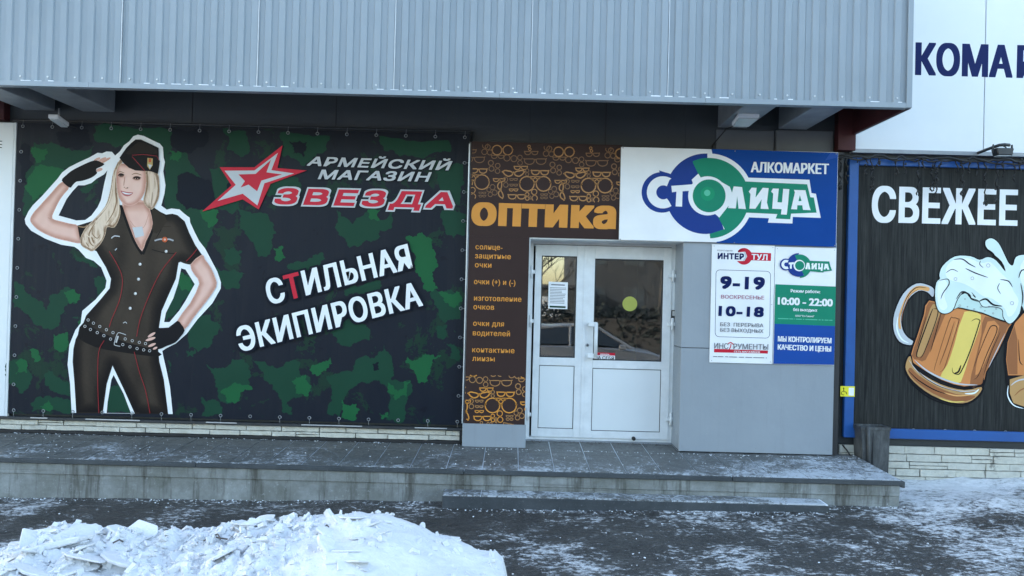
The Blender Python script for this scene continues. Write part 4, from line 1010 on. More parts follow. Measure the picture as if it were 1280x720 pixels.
#@@SIGNS
# ------------------------------------------------------------------ OPTICS board
opt = thing('optics_board', 'brown optician board with golden spectacles pattern and large golden lettering above the door', 'sign', (XC0, YF, ZST))
bm = bmesh.new()
xo0 = PX(587, 240, YF); xo1 = PX(776, 240, YF); zo1 = PZ(680, 179, YF)
add_box(bm, XC0 + .01, XC1 - .0125, YF - .003, YF + .011, zcf, ZSB)
add_box(bm, XC0 + .01, xo1, YF - .003, YF + .011, ZSB + .0005, zo1)
o = obj('printed_sheet', bm_mesh(bm, 'printed_sheet'), opt, 'ink_brown')
bd = Board(YF - .003)
def specs(i, cx, cy, w, m, kind=0, rot=0, th=.9):
    """one pair of spectacles in pixels"""
    r = w * .23; ca, sa = math.cos(rot), math.sin(rot)
    T = lambda x, y: (cx + x * ca - y * sa, cy + x * sa + y * ca)
    N_ = 16 if w > 25 else 10
    for s in (-1, 1):
        if kind == 0: pts = [(s * w * .26 + r * math.cos(t), r * math.sin(t)) for t in [2 * math.pi * k / N_ for k in range(N_)]]
        elif kind == 1: pts = [(s * w * (.26 + .22 * math.cos(t)) , w * .17 * (math.sin(t) if math.sin(t) > 0 else max(math.sin(t), -.45))) for t in [2 * math.pi * k / N_ for k in range(N_)]]
        else: pts = [(s * w * (.25 + .21 * math.cos(t)), w * .12 * math.sin(t) - max(0, math.cos(t)) * w * .08) for t in [2 * math.pi * k / N_ for k in range(N_)]]
        i.stroke([T(*p) for p in pts], th, m, sm=0, closed=True, up=False)
        e = .49
        if kind != 0 or w > 25: i.stroke([T(s * w * .46, -w * .06), T(s * w * (.52 if w < 30 else .50), -w * (.10 if kind else .0))], th * 1.2, m, sm=0, up=False)
    i.stroke([T(-w * .05, -w * .02), T(0, -w * .06), T(w * .05, -w * .02)], th * 1.3, m, sm=2, up=False)
def pattern(i, ox, oy, u0, u1, v0, v1, sl, rows):
    for cx, cy, w_, m_, k_, rt, th in rows:
        for rep in range(-1, 4):
            x = ox + cx + rep * 77; y = oy + cy + (x - ox) * sl
            th = th * 1.1; i.clip = lambda p: u0 + .5 < p[0] < u1 - .5 and v0 + 1 < p[1] - (p[0] - u0) * sl < v1 - .5
            specs(i, x, y, w_, m_, k_, rt, th)
G1 = [(99 - 0, 67, 40, 'gold_dim', 0, 0, 1.2), (72, 55, 28, 'gold_dim', 2, .0, 1.3), (105, 52, 22, 'gold_dim', 1, .02, 1.2), (81, 47, 17, 'gold_dim', 1, 0, 1.0), (99, 38, 28, 'gold_dull', 1, 0, .9), (58, 24 + 2, 26, 'gold_dim', 0, 0, 1.1),
      (94, 28, 17, 'gold_dull', 1, 0, .9), (52, 34, 16, 'gold_dull', 1, 0, .8), (68, 36, 17, 'gold_dull', 0, .1, .8), (45 - 1, 46, 14, 'gold_dull', 0, 1.45, .9), (52, 49, 13, 'gold_dull', 0, 1.6, .8), (89, 53, 9, 'gold_dull', 0, 1.6, .8),
      (54, 63, 15, 'gold_dim', 1, 0, 1.0), (99, 59, 13, 'gold_dim', 1, 0, .9), (72, 62, 10, 'gold_dull', 1, 0, .8), (72, 69, 10, 'gold_dull', 1, 0, .8), (72, 75, 11, 'gold_dim', 1, 0, .9), (62, 66, 13, 'gold_dull', 0, 1.5, .8),
      (76, 83, 22, 'gold_dim', 1, 0, 1.1), (89, 83, 10, 'gold_dim', 0, 1.55, .9), (55, 76, 22, 'gold_dim', 2, 1.45, 1.2), (47, 76, 14, 'gold_dull', 0, 1.2, .8), (110, 80, 9, 'gold_dull', 1, 0, .7), (110, 84, 9, 'gold_dull', 1, 0, .7), (98, 81, 15, 'gold_dim', 0, 1.5, .9),
      (119, 79, 12, 'gold_dull', 0, 1.3, .8), (113, 25, 15, 'gold_dull', 0, 1.7, .8), (80, 38, 13, 'gold_dull', 0, 1.55, .7), (41, 26, 14, 'gold_dull', 0, 1.2, .8)]
_r = random.Random(12)
for _ in range(420):
    a_, b_2, w_2 = _r.uniform(20, 97), _r.uniform(20, 92), _r.choice((7, 9, 11, 13))
    if all(abs(((a_ - g[0] + 38.5) % 77) - 38.5) > (abs(g[2] * math.cos(g[5])) + w_2) * .50 or abs(b_2 - g[1]) > (abs(g[2] * math.sin(g[5])) + g[2] * .32 + w_2 * .5) * .62 for g in G1):
        G1.append((a_, b_2, w_2, _r.choice(('gold_dull', 'gold_dull', 'gold_dim')), _r.choice((0, 1, 0)), _r.choice((0, .2, 1.5, 1.3)), .75))
i = Ink(bd); pattern(i, 570, 160, 588, 776, 178, 249, .028, G1); bd.n += 1
i.build('spectacles_print', opt)
G2 = [(s[0], s[1], s[2], {'gold_dim': 'gold', 'gold_dull': 'gold_dim'}[s[3]], s[4], s[5], s[6]) for s in G1]
i = Ink(bd)
pattern(i, 570 - 43, 437, 580.5, 657.5, 467, 530, .028, G2); bd.n += 1
i.build('spectacles_print', opt)
i = Ink(bd); i.text('оптика', (588.6, 281.5), (769.6, 286.4), (589.8, 252.6), 'gold', off=.020, cap=.547, sp=1.08, emb=1.8); i.build('lettering', opt)
z = lambda a, b: (570 + a / 2.667, 290 + b / 2.667)
for s, x0, x1, b in (('солнце-', 65, 155, 58), ('защитные', 63, 183, 88), ('очки', 63, 118, 118), ('очки (+) и (-)', 60, 198, 174), ('изготовление', 60, 218, 229), ('очков', 58, 127, 258), ('очки для', 57, 160, 313), ('водителей', 56, 180, 345), ('контактные', 54, 195, 401), ('линзы', 54, 129, 430)):
    A = z(x0, b - .5); B = z(x1, b + (x1 - x0) * .024); i = Ink(bd)
    i.text(s, A, B, (A[0] + .1, A[1] - 5.1), 'gold', off=.020, cap=.547, sp=1.08); i.build('lettering', opt)

# ------------------------------------------------------------------ СТОЛИЦА sign board
YS = YF - .035
sig = thing('liquor_store_sign', 'white and blue sign board with round blue green emblem above the hours boards', 'sign', (xo1, YS, ZSB))
xs_0, xs_1 = PX(775.2, 240, YS), PX(1046.5, 250, YS); zs_0, zs_1 = PZ(910, 303.3, YS), PZ(912, 187, YS)
box('sign_board', xs_0, xs_1, YS, YF - .0045, zs_0, zs_1, 'ink_white_gloss', sig, .002)
bd = Board(YS); zz = lambda L_: [(770 + a / 4.571, 170 + b / 4.571) for a, b in L_]
def zc(a, b): return (770 + a / 4.571, 170 + b / 4.571)
i = Ink(bd); i.poly(zz([(545, 74), (1268, 96), (1256, 634), (575, 610), (560, 520), (600, 350)]), 'blue_gloss')
k = 4.571
def arc(cx, cy, r, a0, a1, n=30): return [(cx + r * math.cos(math.radians(a0 + (a1 - a0) * q / n)), cy - r * math.sin(math.radians(a0 + (a1 - a0) * q / n))) for q in range(n + 1)]
i.poly(zz([(1268, 97), (1225, 96), (1195, 140), (1268, 122)]), 'sign_blue')
i.build('blue_field', sig)
i = Ink(bd)
# white halo: big arc and lettering plate
i.poly(zz([(524, 100)] + arc(530, 355, 255, 88, -76) + [(560, 606), (524, 590)]), 'white_gloss')
i.poly(zz([(700, 236), (1105, 250), (1117, 326), (1142, 330), (1170, 468), (1010, 462), (1008, 500), (868, 495), (874, 470), (700, 462)]), 'white_gloss')
i.build('white_outline', sig)
i = Ink(bd)
i.poly(zz(arc(262, 322, 116, 62, 300) + [(330, 420), (345, 230), (245, 196), (300, 220)][:0] + [(345, 415), (345, 225)]), 'sign_blue_dark')
i.poly(zz([(245, 196), (345, 228), (330, 300), (262, 240)]), 'sign_blue_dark')
i.poly(zz([(522, 100)] + arc(512, 330, 230, 92, 297, 40) + [(585, 440), (512, 330), (470, 215), (522, 125)]), 'sign_blue_dark')
i.poly(zz([(440, 155)] + arc(530, 355, 230, 118, -88, 44)[1:] + [(535, 560), (621, 532), (560, 420), (530, 340), (485, 248)]), 'green_dark')
i.poly(zz([(700, 258), (1092, 276), (1110, 350), (1130, 352), (1146, 438), (1000, 444), (995, 476), (912, 472), (922, 446), (700, 436)]), 'green_dark')
i.build('emblem', sig)
i = Ink(bd)
i.disc(zc(524, 342), 112 / k, 'white_gloss', 40); i.poly(zz([(580, 250), (650, 290), (665, 330), (650, 390), (590, 466), (560, 440), (600, 340)]), 'white_gloss')
i.poly(zz([(432, 250), (470, 215), (492, 250), (450, 300)]), 'white_gloss')
i.disc(zc(532, 342), 94 / k, 'green_dark', 40); i.disc(zc(524, 330), 40 / k, 'green', 24); i.disc(zc(521, 325), 18 / k, 'green_light', 20)
i.poly(zz(arc(268, 322, 92, 58, 302) + [(302, 372)] + arc(268, 322, 42, 312, 40)[:0] + arc(270, 322, 40, 300, 60) + [(306, 250)]), 'white_gloss')
i.poly(zz([(316, 285), (440, 276), (436, 312), (380, 316), (377, 404), (340, 402), (345, 318), (320, 322)]), 'white_gloss')
for L_ in ([(640, 412), (672, 288), (720, 292), (742, 418), (700, 415), (692, 345), (684, 414)],                                   # Л
           [(758, 318), (775, 295), (803, 296), (797, 352), (838, 296), (872, 298), (862, 380), (872, 418), (826, 416), (832, 362), (796, 416), (762, 415), (768, 332)],   # И
           [(886, 318), (896, 300), (930, 301), (922, 378), (948, 380), (955, 302), (990, 304), (982, 392), (975, 450), (942, 448), (946, 418), (892, 416), (898, 330)],   # Ц
           [(1000, 418), (1022, 322), (1016, 308), (1082, 310), (1104, 402), (1112, 424), (1068, 422), (1064, 396), (1036, 396), (1034, 420)]):
    i.poly(zz(L_), 'white_gloss', up=False)
bd.n += 1
i.poly(zz([(1042, 372), (1050, 338), (1060, 372)]), 'green_dark')
i.build('emblem_lettering', sig)
i = Ink(bd); i.text('АЛКОМАРКЕТ', (938.3, 215.3), (1035.8, 217.8), (938.6, 202.2), 'white_gloss', off=.012, emb=.45); i.build('lettering', sig)
for a, b in ((40, 68), (680, 86), (1258, 102), (1250, 626), (676, 610), (24, 590)):
    c = zc(a, b); q = P(c[0], c[1], YS); cyl_y('screw', q.x, q.z, .006, YS - .004, YS, 'steel_grey', sig, 8)

# ------------------------------------------------------------------ opening hours boards
Yh = YF - .014
def hboard(name, label, corners, mat):
    x0 = (PX(*corners[0], Yh) + PX(*corners[3], Yh)) / 2; x1 = (PX(*corners[1], Yh) + PX(*corners[2], Yh)) / 2
    z1 = (PZ(*corners[0], Yh) + PZ(*corners[1], Yh)) / 2; z0 = (PZ(*corners[2], Yh) + PZ(*corners[3], Yh)) / 2
    t = thing(name, label, 'sign', (x0, Yh, z0)); box('sheet', x0, x1, Yh, YF - .0005, z0, z1, mat, t, .001)
    for a, b in ((x0 + .02, z0 + .02), (x1 - .02, z0 + .02), (x0 + .02, z1 - .02), (x1 - .02, z1 - .02), (x1 - .02, (z0 + z1) / 2)): cyl_y('screw', a, b, .004, Yh - .003, Yh, 'steel_grey', t, 8)
    return t
h1 = hboard('hours_board', 'white opening hours board reading 9-19 and 10-18, on the grey pier', [(890.2, 304.6), (968, 307.4), (966, 455), (886.9, 453)], 'ink_white_gloss')
hz = lambda a, b: (880 + a / 4.5, 300 + b / 4.5)
bd = Board(Yh)
def T(t, s, a, b, c, m, **k):
    i = Ink(bd); i.text(s, hz(*a), hz(*b), hz(*c), m, **k); i.build('lettering', t)
i = Ink(bd)
i.poly([hz(*p) for p in [(190 + 38, 45)] + [(225 + 46 * math.cos(t), 92 - 47 * math.sin(t)) for t in [math.radians(150 - 300 * q / 24) for q in range(1, 24)]] + [(185, 118), (228, 118), (243, 92), (228, 66), (190, 70)]], 'red')
i.poly([hz(*p) for p in [(262, 70), (378, 74), (376, 118), (258, 114), (270, 92)]], 'red', up=False); bd.n += 1
i.poly([hz(*p) for p in [(222, 66), (232, 66), (243, 92), (228, 118), (218, 118), (232, 92)]], 'silver')
# rounded frame of the timetable
def rr_(x0, y0, x1, y1, r):
    out = []
    for cx, cy, a in ((x1 - r, y0 + r, -90), (x1 - r, y1 - r, 0), (x0 + r, y1 - r, 90), (x0 + r, y0 + r, 180)):
        out += [(cx + r * math.cos(math.radians(a + 22.5 * q)), cy + r * math.sin(math.radians(a + 22.5 * q))) for q in range(5)]
    return out
fr_p = [hz(x - (y - 360) * .012 * 1.2, y + (x - 220) * .03) for x, y in rr_(65, 172, 372, 548, 22)]
i.stroke(fr_p, .55, 'text_navy', sm=0, closed=True)
i.poly([hz(*p) for p in [(57, 612), (360, 622), (359, 639), (56, 632)]], 'red')
i.stroke([hz(140, 622), hz(150, 598), hz(152, 584)], 1.2, 'red', sm=0); i.stroke([hz(136, 584), hz(150, 576), hz(166, 588)], 1.4, 'red', sm=2)
i.build('emblem', h1)
T(h1, 'компания', (75, 62), (160, 65), (75, 53), 'grey_text', off=0, cap=.6)
T(h1, 'ИНТЕР', (76, 107), (224, 111), (77, 72), 'text_navy', off=.045, sp=1.08)
T(h1, 'ТУЛ', (266, 111), (356, 114), (268, 78), 'white', off=.03, sp=1.05)
T(h1, '9-19', (90, 274), (340, 280), (93, 199), 'text_navy', off=.040, sp=1.10)
T(h1, 'ВОСКРЕСЕНЬЕ', (95, 329), (338, 335), (96, 308), 'rose', off=.015)
T(h1, '10-18', (80, 427), (334, 434), (83, 367), 'text_navy', off=.040, sp=1.10)
T(h1, 'БЕЗ  ПЕРЕРЫВА', (90, 484), (333, 491), (91, 463), 'grey_text', off=.015)
T(h1, 'БЕЗ ВЫХОДНЫХ', (90, 515), (333, 523), (91, 494), 'grey_text', off=.015)
T(h1, 'ИНС', (56, 610), (136, 613), (57, 578), 'grey_text', off=.015); T(h1, 'РУМЕНТЫ', (164, 613), (360, 617), (165, 582), 'grey_text', off=.015)
T(h1, 'СЕТЬ МАГАЗИНОВ', (168, 632), (314, 636), (168, 622), 'white', off=.02)
i = Ink(bd)          # a line of print too small to read
for a0, a1 in ((50, 72), (76, 108), (118, 136), (140, 184), (196, 224), (232, 270), (276, 338), (346, 352)):
    i.poly([hz(a0, 651 + a0 * .028), hz(a1, 651 + a1 * .028), hz(a1, 655 + a1 * .028), hz(a0, 655 + a0 * .028)], 'grey_text', up=False)
i.build('small_print', h1)
h2 = hboard('hours_board', 'green and blue opening hours board reading 10:00 - 22:00, right of the white one', [(969, 307.5), (1045.6, 311), (1042.2, 456.4), (966.4, 455)], 'ink_white_gloss')
i = Ink(bd)
i.poly([hz(*p) for p in [(400.5, 249), (740, 262), (735, 484), (395, 471)]], 'green_dark'); i.poly([hz(*p) for p in [(395, 471), (735, 484), (730, 702), (389, 695)]], 'sign_blue', up=False); bd.n += 1
i.build('colour_fields', h2)
# small copy of the emblem
def mz(a, b): return hz(425 + (a - 145) * .288, 74 + (b - 100) * .288)
def mzl(L_): return [mz(*p) for p in L_]
i = Ink(bd)
i.poly(mzl(arc(262, 322, 116, 62, 300) + [(345, 415), (345, 225)]), 'sign_blue_dark'); i.poly(mzl([(522, 100)] + arc(512, 330, 230, 92, 297, 30) + [(585, 440), (512, 330), (470, 215)]), 'sign_blue_dark')
i.poly(mzl([(440, 155)] + arc(530, 355, 230, 118, -88, 30)[1:] + [(535, 560), (621, 532), (560, 420), (530, 340), (485, 248)]), 'green_dark')
i.poly(mzl([(700, 248), (1110, 262), (1130, 345), (1165, 440), (1000, 460), (995, 476), (912, 472), (700, 446)]), 'green_dark')
i.disc(mz(524, 342), 112 * .288 / 4.5, 'white', 24); i.disc(mz(532, 342), 90 * .288 / 4.5, 'green_dark', 24)
i.poly(mzl(arc(268, 322, 92, 58, 302, 16) + arc(270, 322, 40, 300, 60, 12)), 'white'); i.poly(mzl([(316, 285), (420, 276), (416, 316), (380, 320), (377, 404), (340, 402), (345, 318), (320, 322)]), 'white', up=False)
for L_ in ([(640, 412), (672, 288), (720, 292), (742, 418), (700, 415), (692, 345), (684, 414)], [(758, 318), (775, 295), (803, 296), (797, 352), (838, 296), (872, 298), (862, 380), (872, 418), (826, 416), (832, 362), (796, 416), (762, 415), (768, 332)],
           [(886, 318), (896, 300), (930, 301), (922, 378), (948, 380), (955, 302), (990, 304), (982, 392), (975, 450), (942, 448), (946, 418), (892, 416), (898, 330)], [(1000, 418), (1022, 322), (1016, 308), (1082, 310), (1104, 402), (1112, 424), (1068, 422), (1064, 396), (1036, 396), (1034, 420)]):
    i.poly(mzl(L_), 'white', up=False)
bd.n += 1; i.build('emblem', h2)
T(h2, 'Режим работы:', (486, 294), (652, 300), (486, 276), 'white', off=.03); T(h2, '10:00 - 22:00', (413, 363), (722, 374), (414, 319), 'white', off=.02, emb=.3)
T(h2, 'без выходных', (500, 399), (635, 404), (500, 384), 'white', off=.03, cap=.6); T(h2, 'ООО "Ст-Гамма"', (512, 431), (618, 434), (512, 421), 'white', off=.02)
i = Ink(bd)
for a0, a1 in ((414, 474), (478, 500), (504, 508), (514, 548), (554, 562), (568, 636), (642, 654), (660, 670), (676, 698), (702, 720)):
    i.poly([hz(a0, 439 + (a0 - 414) * .034), hz(a1, 439 + (a1 - 414) * .034), hz(a1, 443.5 + (a1 - 414) * .034), hz(a0, 443.5 + (a0 - 414) * .034)], 'green_light', up=False)
i.build('small_print', h2)
T(h2, 'МЫ КОНТРОЛИРУЕМ', (413, 570), (715, 581), (414, 540), 'white', off=.015, emb=.3); T(h2, 'КАЧЕСТВО И ЦЕНЫ', (412, 616), (713, 628), (413, 586), 'white', off=.015, emb=.3)

# ------------------------------------------------------------------ BEER POSTER
YP = YW - .06
bp = thing('beer_poster', 'dark wood poster with foaming beer mugs in a blue frame, right end of the facade', 'poster', (PX(1060, 540, YP), YP, .6))
bx0, bx1 = PX(1056.5, 380, YP), 8.2; bz0, bz1 = PZ(1160, 549, YP), PZ(1160, 200, YP); fw = .098
box('poster_sheet', bx0 + .05, bx1 - .05, YP, YP + .02, bz0 + .05, bz1 - .03, 'ink_dark_wood', bp, 0)
box('backing_board', bx0 + .03, bx1 - .03, YP + .021, YW - .001, bz0 + .01, bz1 - .01, 'gasket', bp, 0)
box('frame_stile', bx0, bx0 + fw, YP - .035, YP + .02, bz0 + .001, bz1 - .001, 'blue_paint', bp, .006)
box('frame_stile', bx1 - fw, bx1, YP - .035, YP + .02, bz0 + .001, bz1 - .001, 'blue_paint', bp, .006)
for k in range(2):
    a = bx0 + fw + .001 + k * 2.0; b = a + 1.997 if k == 0 else bx1 - fw - .001
    box('frame_rail', a, b, YP - .033, YP + .02, bz0, bz0 + .10, 'blue_paint', bp, .006)
    box('frame_rail', a, b, YP - .033, YP + .02, bz1 - .075, bz1, 'blue_paint', bp, .006)
bd = Board(YP)
i = Ink(bd); i.text('СВЕЖЕЕ', (1089.2, 277.6), (1271.6, 282.4), (1090.4, 232.4), 'white', off=.016, emb=1.0, sp=1.06); i.build('lettering', bp)
m = Ink(bd); mz_ = lambda L_: [(1100 + a / 3.128, 290 + b / 3.128) for a, b in L_]
def mp(L_, c, sm=3, **k): m.poly(mz_(L_), c, sm=sm, **k)
def ms(L_, w_, c, **k): m.stroke(mz_(L_), w_, c, taper=True, **k)
# handle
mp([(215, 222), (190, 204), (140, 197), (85, 238), (52, 315), (48, 382), (72, 434), (118, 448), (138, 432), (136, 416), (112, 408), (94, 380), (88, 332), (112, 272), (150, 236), (182, 240), (205, 262)], 'black')
mp([(212, 226), (188, 208), (142, 202), (92, 240), (57, 316), (53, 380), (76, 428), (118, 442), (132, 430), (108, 412), (88, 382), (83, 330), (108, 266), (150, 230), (185, 235), (206, 254)], 'silver')
mp([(190, 216), (142, 212), (104, 248), (74, 322), (72, 370), (82, 378), (80, 330), (106, 262), (150, 227), (188, 232)], 'beer_hi'); ms([(180, 218), (140, 218), (104, 258), (80, 330)], 1.1, 'black'); ms([(150, 224), (116, 250), (90, 310), (84, 350)], .9, 'beer_lo'); ms([(70, 330), (66, 378), (84, 418), (112, 434)], 2.0, 'foam_hi')
# body
mp([(186, 262), (300, 290), (400, 315), (512, 350), (508, 378), (466, 470), (420, 548), (405, 606), (330, 612), (236, 586), (128, 520), (112, 484), (138, 405), (166, 320)], 'black', sm=2)
mp([(192, 268), (300, 296), (400, 320), (506, 354), (502, 374), (460, 466), (414, 546), (398, 598), (330, 604), (240, 578), (134, 514), (120, 484), (146, 405), (172, 322)], 'beer', sm=2)
mp([(192, 272), (262, 296), (252, 330), (214, 420), (178, 500), (150, 500), (124, 484), (150, 405), (176, 322)], 'beer_lo', sm=2)
mp([(206, 282), (240, 294), (226, 340), (186, 440), (160, 486), (140, 480), (160, 410), (186, 330)], 'tan', sm=2)
mp([(410, 330), (502, 360), (498, 374), (456, 466), (412, 546), (398, 598), (350, 602), (372, 500), (396, 400)], 'beer_lo', sm=2)
mp([(420, 350), (466, 368), (440, 440), (400, 530), (372, 560), (384, 480)], 'beer', sm=2)
mp([(330, 312), (394, 324), (380, 400), (350, 480), (316, 586), (276, 584), (234, 568), (262, 520), (290, 440)], 'yellow', sm=2)
for q, w_ in (([(214, 540), (216, 520), (270, 350), (286, 336), (304, 340), (306, 356), (262, 500), (248, 536), (232, 548)], .8), ([(356, 350), (372, 340), (388, 344), (386, 362), (350, 470), (316, 546), (300, 556), (284, 548), (282, 530)], 1.5), ([(366, 530), (384, 480), (424, 384), (440, 366), (456, 372), (452, 400), (420, 470), (384, 560), (366, 576)], 1.2),
              ([(150, 490), (144, 470), (190, 340), (206, 300)], 1.5), ([(206, 300), (226, 306), (214, 360), (172, 470), (156, 494)], 1.1), ([(240, 310), (216, 400), (196, 470)], 1.0), ([(180, 330), (160, 400), (146, 450)], .8), ([(316, 520), (306, 546), (290, 552)], 2.2), ([(290, 350), (262, 440), (232, 520)], .7), ([(470, 390), (430, 480), (404, 560)], .8), ([(330, 604), (395, 598), (404, 570)], 1.6)):
    ms(q, w_, 'black')
ms([(134, 500), (180, 540), (240, 572), (310, 594), (380, 598)], 2.2, 'silver'); ms([(488, 396), (452, 470), (424, 530)], 1.0, 'silver'); ms([(300, 350), (276, 430)], .8, 'beer_hi')
# base
mp([(120, 474), (98, 500), (95, 542), (128, 594), (200, 646), (282, 674), (344, 674), (390, 642), (404, 600), (330, 612), (236, 588), (140, 528)], 'black')
mp([(118, 486), (103, 506), (101, 540), (132, 586), (202, 638), (282, 666), (340, 666), (382, 638), (396, 606), (330, 618), (234, 594), (138, 536)], 'tan')
mp([(120, 530), (150, 560), (220, 604), (300, 634), (372, 640), (340, 660), (282, 660), (204, 630), (136, 582), (110, 546)], 'beer_lo')
ms([(112, 500), (150, 548), (230, 600), (310, 622), (380, 618)], 1.4, 'silver'); ms([(108, 540), (150, 580), (210, 616), (260, 634)], 1.4, 'black'); ms([(120, 512), (170, 566), (240, 606), (330, 628)], .8, 'black')
ms([(250, 628), (300, 640), (360, 636)], 1.8, 'beer_hi'); ms([(330, 632), (366, 630), (386, 614)], 2.0, 'foam_hi'); ms([(230, 650), (280, 664), (330, 662)], 1.5, 'yellow'); ms([(96, 548), (130, 600), (200, 652), (290, 680), (346, 678)], 1.6, 'black')
# second mug, cut by the edge of the photograph but whole in the place
mp([(566, 300), (800, 290), (790, 420), (760, 560), (752, 690), (560, 694), (512, 676), (494, 600), (484, 500), (486, 430), (520, 350)], 'black', sm=1)
mp([(560, 318), (780, 310), (770, 420), (742, 548), (600, 560), (500, 560), (492, 500), (498, 430), (526, 356)], 'beer', sm=1)
mp([(500, 430), (524, 366), (536, 420), (536, 556), (502, 556), (494, 500)], 'beer_lo', sm=1); mp([(600, 330), (660, 326), (650, 552), (612, 554)], 'yellow', sm=1)
mp([(506, 576), (560, 560), (742, 552), (740, 676), (566, 684), (520, 668), (506, 630)], 'tan', sm=1); ms([(510, 600), (540, 580), (600, 572), (720, 566)], 1.8, 'silver'); ms([(524, 640), (560, 612), (640, 600)], 1.6, 'beer_lo'); ms([(540, 420), (544, 500), (556, 520)], 1.2, 'black'); ms([(500, 600), (498, 640), (520, 676), (560, 690)], 1.5, 'foam_hi')
ms([(570, 350), (566, 440), (580, 520)], 1.0, 'black'); ms([(676, 350), (680, 440), (660, 530)], 1.0, 'black')
# foam
fo = [(228, 165), (242, 130), (290, 93), (352, 92), (388, 106), (420, 95), (455, 110), (490, 152), (472, 118), (432, 82), (410, 58), (410, 32), (436, 22), (464, 42), (486, 84), (504, 120), (516, 128), (528, 96), (566, 86), (640, 92), (700, 120), (760, 100), (812, 150), (806, 260), (770, 340), (730, 330), (700, 300), (640, 326), (600, 320), (566, 318), (552, 290), (546, 320), (522, 352), (500, 360), (478, 334), (474, 304), (440, 294), (400, 294), (382, 270), (350, 258), (330, 234), (304, 262), (284, 308), (250, 322), (222, 304), (211, 250), (216, 198), (230, 182)]
mp([(276, 308), (296, 262), (318, 234), (350, 250), (384, 262), (440, 284), (480, 296), (486, 330), (506, 358), (440, 336), (400, 320), (340, 306), (300, 298)], 'black', sm=2)
mp([(284, 302), (300, 262), (330, 240), (384, 262), (440, 288), (480, 300), (482, 326), (500, 350), (440, 331), (400, 315), (340, 301), (304, 294)], 'foam_mid', sm=2)
mp(fo, 'black', sm=3)
import_c = (380, 200)
def shr(L_, k_=3.2):
    out = []; n = len(L_)
    A = sum(L_[q][0] * L_[(q + 1) % n][1] - L_[(q + 1) % n][0] * L_[q][1] for q in range(n)); s_ = 1 if A > 0 else -1
    for q in range(n):
        a, b = L_[q - 1], L_[(q + 1) % n]; dx_, dy_ = b[0] - a[0], b[1] - a[1]; l_ = math.hypot(dx_, dy_) + 1e-6
        out.append((L_[q][0] - s_ * dy_ / l_ * k_, L_[q][1] + s_ * dx_ / l_ * k_))
    return out
mp(shr(fo), 'foam', sm=3)
mp([(262, 130), (300, 104), (350, 104), (392, 122), (430, 118), (470, 160), (500, 190), (520, 230), (540, 270), (520, 320), (498, 330), (486, 300), (440, 262), (400, 250), (360, 220), (320, 200), (280, 190), (256, 170)], 'foam_hi')
mp([(226, 196), (250, 186), (262, 210), (250, 250), (262, 290), (246, 306), (230, 292), (222, 250)], 'foam_hi'); mp([(560, 110), (640, 110), (700, 140), (700, 220), (620, 250), (566, 220), (545, 170)], 'foam_hi')
for q, w_ in (([(286, 108), (320, 106), (346, 124), (372, 138)], 1.6), ([(256, 160), (280, 146), (304, 156)], 1.0), ([(332, 142), (370, 160), (420, 178)], 1.5), ([(392, 112), (388, 126), (402, 140)], 1.0), ([(468, 186), (500, 192), (516, 216)], 1.4), ([(466, 200), (458, 220), (470, 242)], 1.0),
              ([(230, 190), (262, 184), (268, 204), (244, 240), (236, 262)], 1.3), ([(296, 262), (318, 234), (346, 244), (356, 262), (384, 272)], 2.0), ([(384, 272), (412, 262), (440, 284), (476, 290)], 2.4), ([(356, 236), (372, 256), (360, 246)], 1.0), ([(540, 180), (552, 150), (580, 150)], 1.5), ([(548, 200), (556, 250), (552, 290)], 1.6), ([(416, 66), (440, 84), (448, 100)], 1.4)):
    ms(q, w_, 'black')
for a, b, r_ in ((340, 292, 2), (366, 302, 3), (408, 308, 2), (440, 318, 3), (421, 131, 7), (293, 184, 6), (359, 181, 6), (514, 278, 7), (392, 294, 3), (310, 288, 4), (330, 262, 2), (424, 292, 3), (452, 300, 3)):
    m.stroke(mz_([(a + r_ * math.cos(t), b + r_ * math.sin(t)) for t in [q * math.pi / 4 for q in range(8)]]), .45, 'grey_text', sm=0, closed=True, up=False)
bd.n += 1
m.build('beer_mug_print', bp)
proto = None
for u in (1141.5, 1181, 1218, 1256.5, 1296, 1336): eyelet(PX(u, 537, YP), PZ(u, 537.5 + (u - 1141) * .022, YP), bp, YP)
# disabled access sign
ac = thing('access_sign', 'small yellow wheelchair access sticker on the blue frame of the beer poster', 'sign', (PX(1058, 489, YP), YP - .036, PZ(1058, 489, YP)))
Ya = YP - .038; bd = Board(Ya); q0 = P(1050.3, 495.5, Ya); q1 = P(1068.6, 483, Ya)
box('plate', q0.x, q1.x, Ya, Ya + .002, q0.z, q1.z, 'sticker_yellow', ac, 0)
i = Ink(bd); i.poly([(1061, 484.6), (1067.6, 484.9), (1067.3, 494.6), (1060.8, 494.3)], 'white'); i.disc((1054.6, 485.4), .9, 'black', 8)
i.stroke([(1054.6, 486.4), (1054.9, 489.6), (1057.4, 489.8), (1058.6, 492.8)], .9, 'black', sm=0)
i.stroke([(1054.0 + 0 + 2.3 * math.cos(t), 491.3 + 2.3 * math.sin(t)) for t in [math.radians(-70 - 28 * q) for q in range(9)]], .7, 'black', sm=0); i.build('pictogram', ac)
